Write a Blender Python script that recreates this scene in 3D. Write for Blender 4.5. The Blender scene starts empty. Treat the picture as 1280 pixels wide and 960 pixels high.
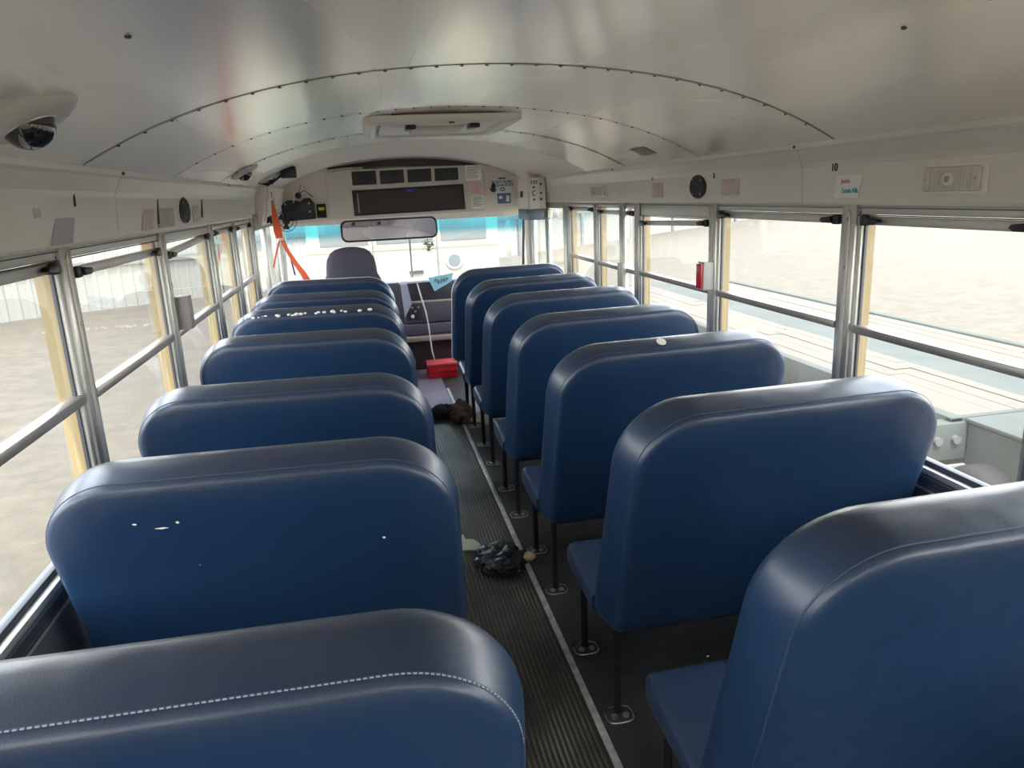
import bpy, bmesh, math, random
from mathutils import Vector, Matrix
random.seed(7)
COL = bpy.context.scene.collection
PI = math.pi
# ------------------------------------------------------------------ materials
def mat(name, col, rough=.5, metal=0., bump=0., bscale=40., bstretch=(1,1,1), var=0., vscale=6., spec=.5, vcol=None, alpha=None, coat=0., detail=3., distort=0.):
    m = bpy.data.materials.new(name); m.use_nodes = True
    nt = m.node_tree; b = nt.nodes['Principled BSDF']
    b.inputs['Base Color'].default_value = (*col, 1); b.inputs['Roughness'].default_value = rough
    b.inputs['Metallic'].default_value = metal; b.inputs['Specular IOR Level'].default_value = spec
    if coat: b.inputs['Coat Weight'].default_value = coat
    if bump or var:
        tc = nt.nodes.new('ShaderNodeTexCoord'); mp = nt.nodes.new('ShaderNodeMapping')
        mp.inputs['Scale'].default_value = bstretch
        nt.links.new(tc.outputs['Object'], mp.inputs['Vector'])
    if bump:
        n = nt.nodes.new('ShaderNodeTexNoise'); n.inputs['Scale'].default_value = bscale; n.inputs['Detail'].default_value = detail
        n.inputs['Distortion'].default_value = distort
        nt.links.new(mp.outputs[0], n.inputs['Vector'])
        bp = nt.nodes.new('ShaderNodeBump'); bp.inputs['Strength'].default_value = bump; bp.inputs['Distance'].default_value = .01
        nt.links.new(n.outputs['Fac'], bp.inputs['Height']); nt.links.new(bp.outputs[0], b.inputs['Normal'])
    if var:
        n2 = nt.nodes.new('ShaderNodeTexNoise'); n2.inputs['Scale'].default_value = vscale; n2.inputs['Detail'].default_value = 5
        nt.links.new(mp.outputs[0], n2.inputs['Vector'])
        r = nt.nodes.new('ShaderNodeValToRGB'); r.color_ramp.elements[0].position = .35; r.color_ramp.elements[1].position = .68
        c2 = vcol or tuple(c*(1-var) for c in col)
        r.color_ramp.elements[0].color = (*c2, 1); r.color_ramp.elements[1].color = (*col, 1)
        nt.links.new(n2.outputs['Fac'], r.inputs[0]); nt.links.new(r.outputs[0], b.inputs['Base Color'])
    return m
def emis(name, col, s):
    m = mat(name, col); b = m.node_tree.nodes['Principled BSDF']
    b.inputs['Emission Color'].default_value = (*col, 1); b.inputs['Emission Strength'].default_value = s
    return m
def pane_mat(name, tint=(.93,.96,.95), dust=.035, dustcol=(.9,.86,.76), band=False):
    m = bpy.data.materials.new(name); m.use_nodes = True; nt = m.node_tree; nt.nodes.clear()
    out = nt.nodes.new('ShaderNodeOutputMaterial'); tr = nt.nodes.new('ShaderNodeBsdfTransparent'); tr.inputs[0].default_value = (*tint, 1)
    gl = nt.nodes.new('ShaderNodeBsdfGlossy'); gl.inputs['Roughness'].default_value = .02
    lw = nt.nodes.new('ShaderNodeLayerWeight'); lw.inputs[0].default_value = .5
    pw_ = nt.nodes.new('ShaderNodeMath'); pw_.operation = 'POWER'; pw_.inputs[1].default_value = 4.5; nt.links.new(lw.outputs['Facing'], pw_.inputs[0])
    fr = nt.nodes.new('ShaderNodeMath'); fr.operation = 'MULTIPLY_ADD'; fr.inputs[1].default_value = .90; fr.inputs[2].default_value = .06; nt.links.new(pw_.outputs[0], fr.inputs[0])
    mx = nt.nodes.new('ShaderNodeMixShader')
    nt.links.new(fr.outputs[0], mx.inputs[0]); nt.links.new(tr.outputs[0], mx.inputs[1]); nt.links.new(gl.outputs[0], mx.inputs[2])
    tl = nt.nodes.new('ShaderNodeBsdfTranslucent'); tl.inputs[0].default_value = (*dustcol, 1)
    df = nt.nodes.new('ShaderNodeBsdfDiffuse'); df.inputs[0].default_value = (*dustcol, 1)
    md = nt.nodes.new('ShaderNodeMixShader'); md.inputs[0].default_value = .35
    nt.links.new(tl.outputs[0], md.inputs[1]); nt.links.new(df.outputs[0], md.inputs[2])
    m2 = nt.nodes.new('ShaderNodeMixShader')
    tc = nt.nodes.new('ShaderNodeTexCoord'); n = nt.nodes.new('ShaderNodeTexNoise'); n.inputs['Scale'].default_value = 3; n.inputs['Detail'].default_value = 4
    nt.links.new(tc.outputs['Object'], n.inputs['Vector'])
    mr = nt.nodes.new('ShaderNodeMapRange'); mr.inputs['To Min'].default_value = dust*.6; mr.inputs['To Max'].default_value = dust*1.4
    nt.links.new(n.outputs['Fac'], mr.inputs['Value']); nt.links.new(mr.outputs[0], m2.inputs[0])
    nt.links.new(mx.outputs[0], m2.inputs[1]); nt.links.new(md.outputs[0], m2.inputs[2]); nt.links.new(m2.outputs[0], out.inputs[0])
    if band:
        sp = nt.nodes.new('ShaderNodeSeparateXYZ'); nt.links.new(tc.outputs['Object'], sp.inputs[0])
        r = nt.nodes.new('ShaderNodeValToRGB'); r.color_ramp.interpolation = 'EASE'
        mp = nt.nodes.new('ShaderNodeMapRange'); mp.inputs['From Min'].default_value = band[0]; mp.inputs['From Max'].default_value = band[1]
        nt.links.new(sp.outputs[2], mp.inputs['Value']); nt.links.new(mp.outputs[0], r.inputs[0])
        r.color_ramp.elements[0].color = (*tint, 1); r.color_ramp.elements[1].color = (.002, .42, .58, 1)
        nt.links.new(r.outputs[0], tr.inputs[0])
    return m
M = {}
M['vinyl'] = mat('blue_vinyl', (.016,.058,.185), .36, 0, .10, 260, var=.35, vscale=5, spec=.5, coat=.12)
# upholstery: one vinyl for all seats, with fine grain plus broad soft wrinkles
def vinyl():
    m = bpy.data.materials.new('blue_grained_vinyl'); m.use_nodes = True; nt = m.node_tree; b = nt.nodes['Principled BSDF']
    tc = nt.nodes.new('ShaderNodeTexCoord')
    a = nt.nodes.new('ShaderNodeTexNoise'); a.inputs['Scale'].default_value = 420; a.inputs['Detail'].default_value = 2
    w = nt.nodes.new('ShaderNodeTexNoise'); w.inputs['Scale'].default_value = 5; w.inputs['Detail'].default_value = 2
    for n in (a, w): nt.links.new(tc.outputs['Object'], n.inputs['Vector'])
    b1 = nt.nodes.new('ShaderNodeBump'); b1.inputs['Strength'].default_value = .35; b1.inputs['Distance'].default_value = .0012
    b2 = nt.nodes.new('ShaderNodeBump'); b2.inputs['Strength'].default_value = .5; b2.inputs['Distance'].default_value = .02
    nt.links.new(a.outputs['Fac'], b1.inputs['Height']); nt.links.new(w.outputs['Fac'], b2.inputs['Height'])
    nt.links.new(b2.outputs[0], b1.inputs['Normal']); nt.links.new(b1.outputs[0], b.inputs['Normal'])
    # worn, greyed vinyl along the top roll where hands grab it
    sp = nt.nodes.new('ShaderNodeSeparateXYZ'); nt.links.new(tc.outputs['Object'], sp.inputs[0])
    mr = nt.nodes.new('ShaderNodeMapRange'); mr.inputs['From Min'].default_value = .93; mr.inputs['From Max'].default_value = 1.0
    nt.links.new(sp.outputs[2], mr.inputs['Value'])
    n3 = nt.nodes.new('ShaderNodeTexNoise'); n3.inputs['Scale'].default_value = 7; n3.inputs['Detail'].default_value = 6
    nt.links.new(tc.outputs['Object'], n3.inputs['Vector'])
    ml = nt.nodes.new('ShaderNodeMath'); ml.operation = 'MULTIPLY'; nt.links.new(mr.outputs[0], ml.inputs[0]); nt.links.new(n3.outputs['Fac'], ml.inputs[1])
    mx = nt.nodes.new('ShaderNodeMix'); mx.data_type = 'RGBA'; nt.links.new(ml.outputs[0], mx.inputs[0])
    mx.inputs[6].default_value = (.0095,.034,.088,1); mx.inputs[7].default_value = (.05,.052,.062,1)
    nt.links.new(mx.outputs[2], b.inputs['Base Color'])
    b.inputs['Roughness'].default_value = .38; b.inputs['Coat Weight'].default_value = .35; b.inputs['Coat Roughness'].default_value = .27
    return m
M['vinyl'] = vinyl()
M['vinylseat'] = M['vinyl'].copy()
for n_ in M['vinylseat'].node_tree.nodes:
    if n_.type == 'MIX': n_.inputs[6].default_value = (.028,.048,.096,1)
M['stitch'] = mat('pale_stitching', (.34,.36,.44), .7)
M['piping'] = mat('piping_thread', (.035,.055,.10), .5)
M['black'] = mat('black_paint', (.012,.012,.014), .35)
M['rubber'] = mat('smooth_black_rubber_floor', (.035,.036,.033), .38, 0, .25, 90, var=.45, vscale=9, vcol=(.06,.058,.05))
M['ribs'] = mat('ribbed_rubber', (.065,.057,.047), .42, 0, .3, 60, var=.5, vscale=14, bstretch=(1,.4,1), vcol=(.06,.053,.046))
M['ridge'] = mat('lightened_rubber_ridge', (.25,.215,.17), .5, 0, .3, 60, var=.65, vscale=9, bstretch=(1,.5,1), vcol=(.08,.07,.06))  # ridges lighter than the mat: light and shade of the relief painted in
M['alu'] = mat('brushed_aluminium', (.62,.61,.58), .32, .85, .05, 60, bstretch=(1,1,.1))
M['aludull'] = mat('dull_aluminium', (.58,.57,.53), .45, .55, .05, 50)
M['strip'] = mat('worn_aluminium_strip', (.82,.76,.70), .42, .35, .1, 80, var=.4, vscale=30)
M['railbrown'] = mat('anodised_rail', (.36,.33,.31), .38, .7)
M['darkrail'] = mat('dark_rail', (.09,.095,.11), .5, .5)
M['panel'] = mat('greige_painted_steel', (.80,.75,.635), .38, 0, .03, 3, var=.08, vscale=2)
M['dome'] = mat('white_painted_dome', (.86,.79,.70), .45, 0, .03, 3)
M['ceil'] = None
def ceilmat():
    m = bpy.data.materials.new('galvanised_ceiling_sheet'); m.use_nodes = True; nt = m.node_tree; b = nt.nodes['Principled BSDF']
    b.inputs['Base Color'].default_value = (.97,.915,.82,1); b.inputs['Metallic'].default_value = .44; b.inputs['Roughness'].default_value = .24
    tc = nt.nodes.new('ShaderNodeTexCoord'); mp = nt.nodes.new('ShaderNodeMapping'); mp.inputs['Scale'].default_value = (1,.10,1)
    nt.links.new(tc.outputs['Object'], mp.inputs['Vector'])
    n = nt.nodes.new('ShaderNodeTexNoise'); n.inputs['Scale'].default_value = 2.6; n.inputs['Detail'].default_value = 1
    nt.links.new(mp.outputs[0], n.inputs['Vector'])
    mr = nt.nodes.new('ShaderNodeMapRange'); mr.inputs['From Min'].default_value = .35; mr.inputs['From Max'].default_value = .65; mr.inputs['To Min'].default_value = .20; mr.inputs['To Max'].default_value = .36
    nt.links.new(n.outputs['Fac'], mr.inputs['Value']); nt.links.new(mr.outputs[0], b.inputs['Roughness'])
    bp = nt.nodes.new('ShaderNodeBump'); bp.inputs['Strength'].default_value = .6; bp.inputs['Distance'].default_value = .03
    nt.links.new(n.outputs['Fac'], bp.inputs['Height']); nt.links.new(bp.outputs[0], b.inputs['Normal'])
    return m
M['ceil'] = ceilmat()
M['wallgrey'] = mat('dark_grey_wall_panel', (.13,.135,.15), .4, 0, .05, 20)
M['creamyellow'] = mat('faded_cream_yellow', (.26,.19,.08), .5)
M['yellow'] = mat('school_bus_yellow', (.30,.17,.03), .4)
M['gravel'] = mat('crushed_gravel', (.080,.063,.041), .95, 0, 1., 14, var=.4, vscale=4.5, vcol=(.054,.043,.029))
M['seam'] = mat('seam_shadow_gap', (.06,.055,.05), .7)
M['rivet'] = mat('rivet_steel', (.10,.09,.08), .5, .4)
M['screw'] = mat('screw_steel', (.52,.49,.47), .35, .8)
M['cream'] = mat('cream_plastic', (.84,.78,.66), .45)
M['lens'] = mat('yellowed_lens', (.74,.68,.57), .25, var=.15, vscale=25)
M['paper'] = mat('white_paper', (.88,.87,.84), .8)
M['paperlav'] = mat('lavender_paper', (.52,.48,.50), .8)
M['paperpink'] = mat('faded_card', (.70,.64,.60), .8, var=.25, vscale=20, vcol=(.65,.48,.42))
M['cyanpaper'] = mat('pale_blue_paper', (.36,.72,.85), .8)
M['ink'] = mat('black_ink', (.01,.01,.012), .6)
M['inkred'] = mat('red_ink', (.75,.28,.22), .7)
M['inkgreen'] = mat('teal_ink', (.05,.45,.38), .7)
M['inkblue'] = mat('navy_ink', (.03,.06,.16), .6)
M['speaker'] = mat('speaker_mesh', (.03,.032,.036), .6, 0, .9, 250)
M['dglass'] = mat('smoked_dome', (.015,.012,.012), .06, 0, spec=.8, coat=.6)
M['camwhite'] = mat('camera_housing', (.62,.59,.52), .4)
M['camdark'] = mat('camera_black', (.02,.02,.022), .3)
M['red'] = mat('bright_red_plastic', (.85,.02,.035), .4)
M['redlens'] = mat('red_reflector', (.42,.02,.03), .25)
M['greyplastic'] = mat('grey_plastic', (.34,.34,.31), .45)
M['hdr'] = mat('header_grey_cover', (.66,.62,.54), .5)
M['vent'] = mat('dark_louvre', (.02,.024,.03), .45)
M['grille'] = mat('dark_brown_grille', (.045,.035,.03), .5)
M['mirror'] = mat('mirror_silver', (.80,.80,.98), .03, 1.)
M['dash'] = mat('dash_grey_purple', (.10,.095,.12), .55, 0, .1, 60)
M['dashdark'] = mat('dash_dark', (.045,.042,.055), .5)
M['doghouse'] = mat('engine_cover_maroon', (.085,.045,.055), .6, 0, .2, 30, var=.3, vscale=8)
M['beige'] = mat('beige_trim', (.48,.40,.35), .5)
M['fabric'] = mat('grey_purple_fabric', (.075,.072,.105), .85, 0, .3, 200)
M['orange'] = mat('orange_strap', (.82,.12,.04), .6)
M['cable'] = mat('white_cable', (.72,.70,.72), .4)
M['bag'] = mat('black_plastic_bag', (.016,.016,.018), .30, 0, .7, 12, detail=3, coat=.4, distort=.8, bstretch=(1,.45,1))
M['brownbag'] = mat('brown_canvas', (.16,.105,.07), .8, 0, .7, 25, var=.4, vscale=18)
M['darkcloth'] = mat('dark_cloth', (.02,.025,.04), .8, 0, .4, 30)
M['bread'] = mat('toasted_bread', (.72,.42,.20), .8, 0, .6, 40, var=.5, vscale=25, vcol=(.85,.70,.48))
M['scuff'] = mat('white_foam_scuff', (.80,.76,.66), .8)
M['fence'] = mat('white_corrugated_steel', (.19,.185,.165), .6, 0, .02, 8)
M['rail'] = mat('fence_rail_grey', (.10,.105,.10), .6)
M['wood'] = None
def woodmat():
    m = mat('weathered_deck_plank', (.098,.064,.038), .8, 0, .4, 30, var=.5, vscale=5, bstretch=(5,.5,5), vcol=(.06,.053,.043)); return m
M['wood'] = woodmat()
M['steelgrey'] = mat('grey_green_steel', (.065,.075,.067), .6, .1, .1, 30, var=.25, vscale=4)
M['steelpale'] = mat('pale_steel_plate', (.060,.066,.060), .85, 0, .05, 20, var=.2, vscale=2, spec=.15)
M['tyre'] = mat('tyre', (.012,.011,.010), .85, 0, .3, 60)
M['hub'] = mat('rusty_hub', (.30,.18,.10), .7)
M['warn'] = mat('warning_yellow', (.90,.62,.05), .5)
M['concrete'] = mat('concrete', (.14,.13,.11), .9, 0, .3, 30, var=.2, vscale=4)
M['busyellow'] = mat('faded_bus_yellow', (.30,.265,.19), .4)
M['busgrey'] = mat('bus_window_grey', (.13,.14,.13), .2)
M['ringwhite'] = mat('lamp_ring', (.30,.29,.27), .35)
M['lampgrey'] = mat('lamp_lens', (.10,.11,.11), .2)
M['pane'] = pane_mat('dusty_side_pane')
M['paneclear'] = pane_mat('windshield_pane', (.92,.96,.97), .06, (.95,.95,.95), band=(1.16,1.25))
# ------------------------------------------------------------------ mesh helpers
class MB:
    def __init__(s): s.v = []; s.f = []
    def add(s, vs, fs):
        o = len(s.v); s.v += [tuple(v) for v in vs]; s.f += [tuple(i+o for i in f) for f in fs]; return s
    def box(s, x0, x1, y0, y1, z0, z1):
        x0, x1 = min(x0,x1), max(x0,x1); y0, y1 = min(y0,y1), max(y0,y1); z0, z1 = min(z0,z1), max(z0,z1)
        return s.add([(x0,y0,z0),(x1,y0,z0),(x1,y1,z0),(x0,y1,z0),(x0,y0,z1),(x1,y0,z1),(x1,y1,z1),(x0,y1,z1)],
                     [(0,3,2,1),(4,5,6,7),(0,1,5,4),(1,2,6,5),(2,3,7,6),(3,0,4,7)])
    def cyl(s, a, b, r, n=16, r2=None):
        a = Vector(a); b = Vector(b); d = (b-a).normalized(); r2 = r if r2 is None else r2
        u = d.orthogonal().normalized(); w = d.cross(u)
        vs = [a+(u*math.cos(2*PI*i/n)+w*math.sin(2*PI*i/n))*r for i in range(n)] + [b+(u*math.cos(2*PI*i/n)+w*math.sin(2*PI*i/n))*r2 for i in range(n)]
        fs = [(i,(i+1)%n,n+(i+1)%n,n+i) for i in range(n)] + [tuple(range(n-1,-1,-1)), tuple(range(n,2*n))]
        return s.add(vs, fs)
    def tube(s, pts, r, n=8, closed=False, rz=None):
        P = [Vector(p) for p in pts]; m = len(P); vs = []; ref = None
        for i, p in enumerate(P):
            a = P[i-1] if (i or closed) else p; b = P[(i+1) % m] if (i < m-1 or closed) else p
            d = (b-a).normalized()
            if ref is None: ref = d.orthogonal().normalized()
            u = (ref - d*ref.dot(d)).normalized(); w = d.cross(u); ref = u
            for k in range(n):
                t = 2*PI*k/n; vs.append(p+u*math.cos(t)*r+w*math.sin(t)*(rz or r))
        fs = []
        for i in range(m if closed else m-1):
            j = (i+1) % m
            for k in range(n): fs.append((i*n+k, i*n+(k+1)%n, j*n+(k+1)%n, j*n+k))
        if not closed: fs += [tuple(range(n-1,-1,-1)), tuple((m-1)*n+k for k in range(n))]
        return s.add(vs, fs)
    def ball(s, c, r, n=16, m=10, sc=(1,1,1), z0=-1.):
        c = Vector(c); vs = []; t0 = math.acos(max(-1,min(1,-z0)))
        for j in range(m+1):
            th = PI*j/m
            for i in range(n):
                ph = 2*PI*i/n
                vs.append((c.x+r*sc[0]*math.sin(th)*math.cos(ph), c.y+r*sc[1]*math.sin(th)*math.sin(ph), c.z+r*sc[2]*math.cos(th)))
        fs = [(j*n+i, (j+1)*n+i, (j+1)*n+(i+1)%n, j*n+(i+1)%n) for j in range(m) for i in range(n)]
        return s.add(vs, fs)
    def prism(s, poly, axis, a, b):
        """poly of 2-D points extruded along axis (0 x:(y,z), 1 y:(x,z), 2 z:(x,y))"""
        n = len(poly)
        def P(q, t): return (t,q[0],q[1]) if axis == 0 else (q[0],t,q[1]) if axis == 1 else (q[0],q[1],t)
        vs = [P(q,a) for q in poly]+[P(q,b) for q in poly]
        return s.add(vs, [(i,(i+1)%n,n+(i+1)%n,n+i) for i in range(n)]+[tuple(range(n-1,-1,-1)), tuple(range(n,2*n))])
    def grid(s, fn, nu, nv):
        vs = [fn(i/nu, j/nv) for j in range(nv+1) for i in range(nu+1)]
        return s.add(vs, [(j*(nu+1)+i, j*(nu+1)+i+1, (j+1)*(nu+1)+i+1, (j+1)*(nu+1)+i) for j in range(nv) for i in range(nu)])
    def xf(s, mtx):
        s.v = [tuple(mtx @ Vector(v)) for v in s.v]; return s
    def build(s, name, m, parent=None, smooth=False, bevel=0., seg=2, local=False, thick=0.):
        me = bpy.data.meshes.new(name)
        sh = Vector((0,0,0)) if (parent is None or local) else WORLD.get(parent.name, Vector((0,0,0)))
        me.from_pydata([tuple(Vector(v)-sh) for v in s.v], [], s.f)
        bm = bmesh.new(); bm.from_mesh(me)
        if thick:
            bmesh.ops.solidify(bm, geom=bm.faces[:], thickness=thick)
        bmesh.ops.recalc_face_normals(bm, faces=bm.faces)
        if bevel:
            es = [e for e in bm.edges if len(e.link_faces) == 2 and e.calc_face_angle(0) > .6]
            bmesh.ops.bevel(bm, geom=es, offset=bevel, segments=seg, affect='EDGES', profile=.5)
        for f in bm.faces: f.smooth = bool(smooth or bevel)
        bm.to_mesh(me); bm.free()
        if smooth or bevel:
            try: me.set_sharp_from_angle(angle=.7 if smooth is True or bevel else 1.2)
            except Exception: pass
        me.materials.append(m if not isinstance(m, str) else M[m])
        o = bpy.data.objects.new(name, me); COL.objects.link(o)
        if parent is not None: o.parent = parent
        WORLD[o.name] = Vector((0,0,0)) if local else sh
        return o
WORLD = {}
def thing(name, label=None, cat=None, loc=(0,0,0), group=None, kind=None, rz=0.):
    o = bpy.data.objects.new(name, None); COL.objects.link(o); o.location = loc; o.rotation_euler[2] = rz
    o.empty_display_size = .1
    if label: o['label'] = label
    if cat: o['category'] = cat
    if group: o['group'] = group
    if kind: o['kind'] = kind
    WORLD[o.name] = Vector(loc)
    return o
def tag(o, label=None, cat=None, group=None, kind=None):
    if label: o['label'] = label
    if cat: o['category'] = cat
    if group: o['group'] = group
    if kind: o['kind'] = kind
    return o
def recentre(o):
    """put a one-mesh thing's origin at its own base"""
    vs = [v.co for v in o.data.vertices]
    c = Vector((sum(v.x for v in vs)/len(vs), sum(v.y for v in vs)/len(vs), min(v.z for v in vs)))
    o.data.transform(Matrix.Translation(-c)); o.location = c; return o
def text_mb(txt, size, mtx, ext=.0006):
    cu = bpy.data.curves.new('t', 'FONT'); cu.body = txt; cu.size = size; cu.extrude = ext; cu.align_x = 'CENTER'; cu.align_y = 'CENTER'; cu.resolution_u = 3; cu.offset = size*.018
    o = bpy.data.objects.new('t', cu); COL.objects.link(o)
    dg = bpy.context.evaluated_depsgraph_get(); dg.update()
    me = bpy.data.meshes.new_from_object(o.evaluated_get(dg))
    mb = MB(); mb.add([mtx @ v.co for v in me.vertices], [tuple(p.vertices) for p in me.polygons])
    bpy.data.objects.remove(o); bpy.data.curves.remove(cu); bpy.data.meshes.remove(me)
    return mb
def facing(c, right, up):
    """matrix taking text/flat XY to a plane at c"""
    r = Vector(right).normalized(); u = Vector(up).normalized(); n = r.cross(u)
    m = Matrix((r, u, n)).transposed().to_4x4(); m.translation = Vector(c); return m
# ------------------------------------------------------------------ dimensions
W = 1.15; SILL = .70; HEAD = 1.454
Y0, Y1 = -1.25, 7.05
RP = [-.53, .40, 1.36, 2.128, 3.095, 4.055, 4.842, 5.56]          # near edges of the right posts
LP = [-.77, .18, 1.12, 2.067, 3.028, 3.97, 4.662, 5.38]
def cz(x): return 1.89-.1322*x*x-.0538*x**4
# ------------------------------------------------------------------ floor
fl = thing('floor', kind='structure')
MB().box(-W-.05, -.155, Y0, Y1, -.06, 0).box(.155, W+.05, Y0, Y1, -.06, 0).build('smooth_floor', 'rubber', fl)
rb = MB().box(-.155, .155, Y0, 5.25, -.06, -.001).build('aisle_mat', 'ribs', fl)
k = -.15; rg = MB()
while k < .148:
    rg.prism([(k,-.002),(k+.0015,.0035),(k+.0060,.0035),(k+.0075,-.002)], 1, Y0+.05, 5.25); k += .0160
rg.build('mat_ribbing', 'ridge', fl)
MB().box(-.155, .155, 5.25, Y1, -.06, 0).build('front_landing', mat('front_floor_door_light', (.30,.27,.33), .35, 0, .1, 30, var=.2, vscale=6), fl)  # pale lilac colour holds the brightness of light from the door
for s in (1,-1):
    MB().box(s*.158, s*.180, Y0, 5.9, -.001, .007).build('aisle_strip', 'strip', fl, bevel=.002)
# ------------------------------------------------------------------ side walls, posts, sills
SIDE = {1: 'right', -1: 'left'}
def wall(s):
    w = thing('wall_'+SIDE[s], kind='structure')
    yend = {1: 5.62, -1: 5.45}[s]
    MB().box(s*W, s*(W+.05), Y0, yend, 0, SILL-.02).build('lower_panel', 'wallgrey', w)
    MB().box(s*(W+.05), s*(W+.07), Y0, 7.0, -.45, SILL-.04).build('outer_skin', 'yellow', w)
    # sill: stepped extrusion with two raised lips
    MB().prism([(s*(W-.006),SILL-.035),(s*(W-.006),SILL-.012),(s*(W+.004),SILL-.004),(s*(W+.012),SILL-.012),(s*(W+.022),SILL-.012),(s*(W+.026),SILL+.004),(s*(W+.034),SILL+.004),(s*(W+.038),SILL-.006),(s*(W+.05),SILL-.006),(s*(W+.07),SILL-.035)], 1, Y0, yend).build('window_sill', 'darkrail', w)
    MB().box(s*(W-.008), s*(W-.004), Y0, yend, SILL-.052, SILL-.046).build('sill_beading', 'aludull', w)
    # steel above windows
    MB().box(s*(W-.005), s*(W+.06), Y0, 7.0, HEAD-.002, 1.64).build('upper_rail', 'panel', w)
    MB().box(s*(W+.055), s*(W+.09), Y0, 7.0, HEAD-.02, HEAD+.02).build('drip_rail', 'yellow', w)
    return w
walls = {s: wall(s) for s in (1,-1)}
tn = 1
def post(s, y, z0=SILL-.01, w=.068):
    global tn
    t = thing('trim_%d' % tn, kind='structure', loc=(s*W, y, z0)); tn += 1
    MB().box(s*(W-.014), s*(W+.05), y, y+w, z0, HEAD+.004).build('post_channel', 'alu', t, bevel=.003)
    MB().prism([(y+.018,0)]*0 or [(y+.022,z0+.01),(y+.046,z0+.01),(y+.046,HEAD-.03),(y+.034,HEAD-.015),(y+.022,HEAD-.03)], 0, s*(W-.019), s*(W-.013)).build('raised_rib', 'aludull', t, bevel=.002)
    for z in (HEAD-.045, HEAD-.20, z0+.08):
        MB().cyl((s*(W-.019),y+.034,z),(s*(W-.023),y+.034,z),.005,10).build('screw', 'screw', t)
    MB().box(s*(W+.018), s*(W+.058), y-.002, y+w+.002, z0-.02, HEAD).build('outer_post', 'creamyellow', t)
for y in RP: post(1, y)
for y in LP: post(-1, y)
# ------------------------------------------------------------------ windows
wn = 1
def window(s, ya, yb, drop=0., header=0., tilt=0.):
    """ya..yb clear opening between two posts"""
    global wn
    w = thing('window_%d' % wn, kind='structure', loc=(s*(W+.02), (ya+yb)/2, SILL)); wn += 1
    xi, xo = s*(W-.004), s*(W+.045)
    # fixed frame
    f = MB(); f.box(xi,xo,ya,yb,HEAD-.030-header,HEAD); f.box(xi,xo,ya,yb,SILL-.004,SILL+.014)
    f.build('head_frame', 'aludull', w, bevel=.002)
    if True:
        MB().box(s*(W-.007), s*(W-.003), ya, yb, HEAD-.034-header, HEAD-.031-header).box(s*(W-.007), s*(W-.003), ya, yb, HEAD-.012, HEAD-.010).build('shadow_groove', 'seam', w)
    for a, b in ((ya, ya+.018), (yb-.018, yb)):
        MB().box(s*(W-.004), s*(W+.012), a, b, SILL, HEAD-.02).build('side_channel', 'aludull', w, bevel=.002)
    a2, b2 = ya+.018, yb-.018
    for a, b in ((a2, a2+.007), (b2-.007, b2)):
        MB().box(s*(W+.006), s*(W+.014), a, b, SILL, HEAD-.02).build('rubber_gasket', 'darkrail', w)
    g0, g1 = a2+.007, b2-.007
    zt = HEAD-.036-header-drop; zm = 1.060-drop*.3
    sh = tilt
    up = MB()
    def sl(y): return zt + sh*(y-g0)/(g1-g0)
    up.add([(s*(W-.002),g0,sl(g0)-.026),(s*(W-.002),g1,sl(g1)-.026),(s*(W-.002),g1,sl(g1)),(s*(W-.002),g0,sl(g0)),
            (s*(W+.022),g0,sl(g0)-.026),(s*(W+.022),g1,sl(g1)-.026),(s*(W+.022),g1,sl(g1)),(s*(W+.022),g0,sl(g0))],
           [(0,1,2,3),(7,6,5,4),(0,4,5,1),(3,2,6,7),(0,3,7,4),(1,5,6,2)])
    sash = up.build('upper_sash', 'aludull', w, bevel=.003)
    MB().box(s*(W-.012), s*(W+.022), g0-.012, g1+.012, zm-.012, zm+.014).build('middle_rail', 'railbrown', w, bevel=.004)
    MB().add([(s*(W+.012),g0,zm),(s*(W+.012),g1,zm),(s*(W+.012),g1,sl(g1)-.02),(s*(W+.012),g0,sl(g0)-.02)], [(0,1,2,3)]).build('upper_pane', 'pane', w, thick=.0)
    MB().box(s*(W+.026), s*(W+.0262), g0, g1, SILL+.01, zm+.005)
    MB().add([(s*(W+.026),g0,SILL+.01),(s*(W+.026),g1,SILL+.01),(s*(W+.026),g1,zm+.005),(s*(W+.026),g0,zm+.005)], [(0,1,2,3)]).build('lower_pane', 'pane', w)
    MB().box(s*(W+.014), s*(W+.038), g0, g1, SILL+.012, SILL+.03).build('bottom_rail', 'darkrail', w, bevel=.002)
    for e, d in ((g0, 1), (g1, -1)):
        z = sl(e)-.013
        l = MB().box(s*(W-.016), s*(W-.001), e-d*.004, e+d*.030, z-.015, z+.015).prism([(e+d*.028,z-.011),(e+d*.075,z-.011),(e+d*.090,z-.003),(e+d*.082,z+.006),(e+d*.028,z+.011)], 0, s*(W-.024), s*(W-.004)).build('latch', 'black', w, bevel=.003)
        MB().cyl((s*(W-.024),e+d*.045,z),(s*(W-.028),e+d*.045,z),.006,10).build('latch_rivet', 'screw', l, local=False) if False else None
    return w
pw = .068
rd = [0,0,.0,.0,.0,.0,0]
for i in range(len(RP)-1):
    window(1, RP[i]+pw, RP[i+1], drop={4:.0,5:.012}.get(i,0), header={4:.04}.get(i,0), tilt={4:-.022}.get(i,0))
for i in range(len(LP)-1):
    window(-1, LP[i]+pw, LP[i+1], drop={3:.022,4:.030}.get(i,0), header={4:.014}.get(i,0), tilt={4:.035}.get(i,0))
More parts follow.
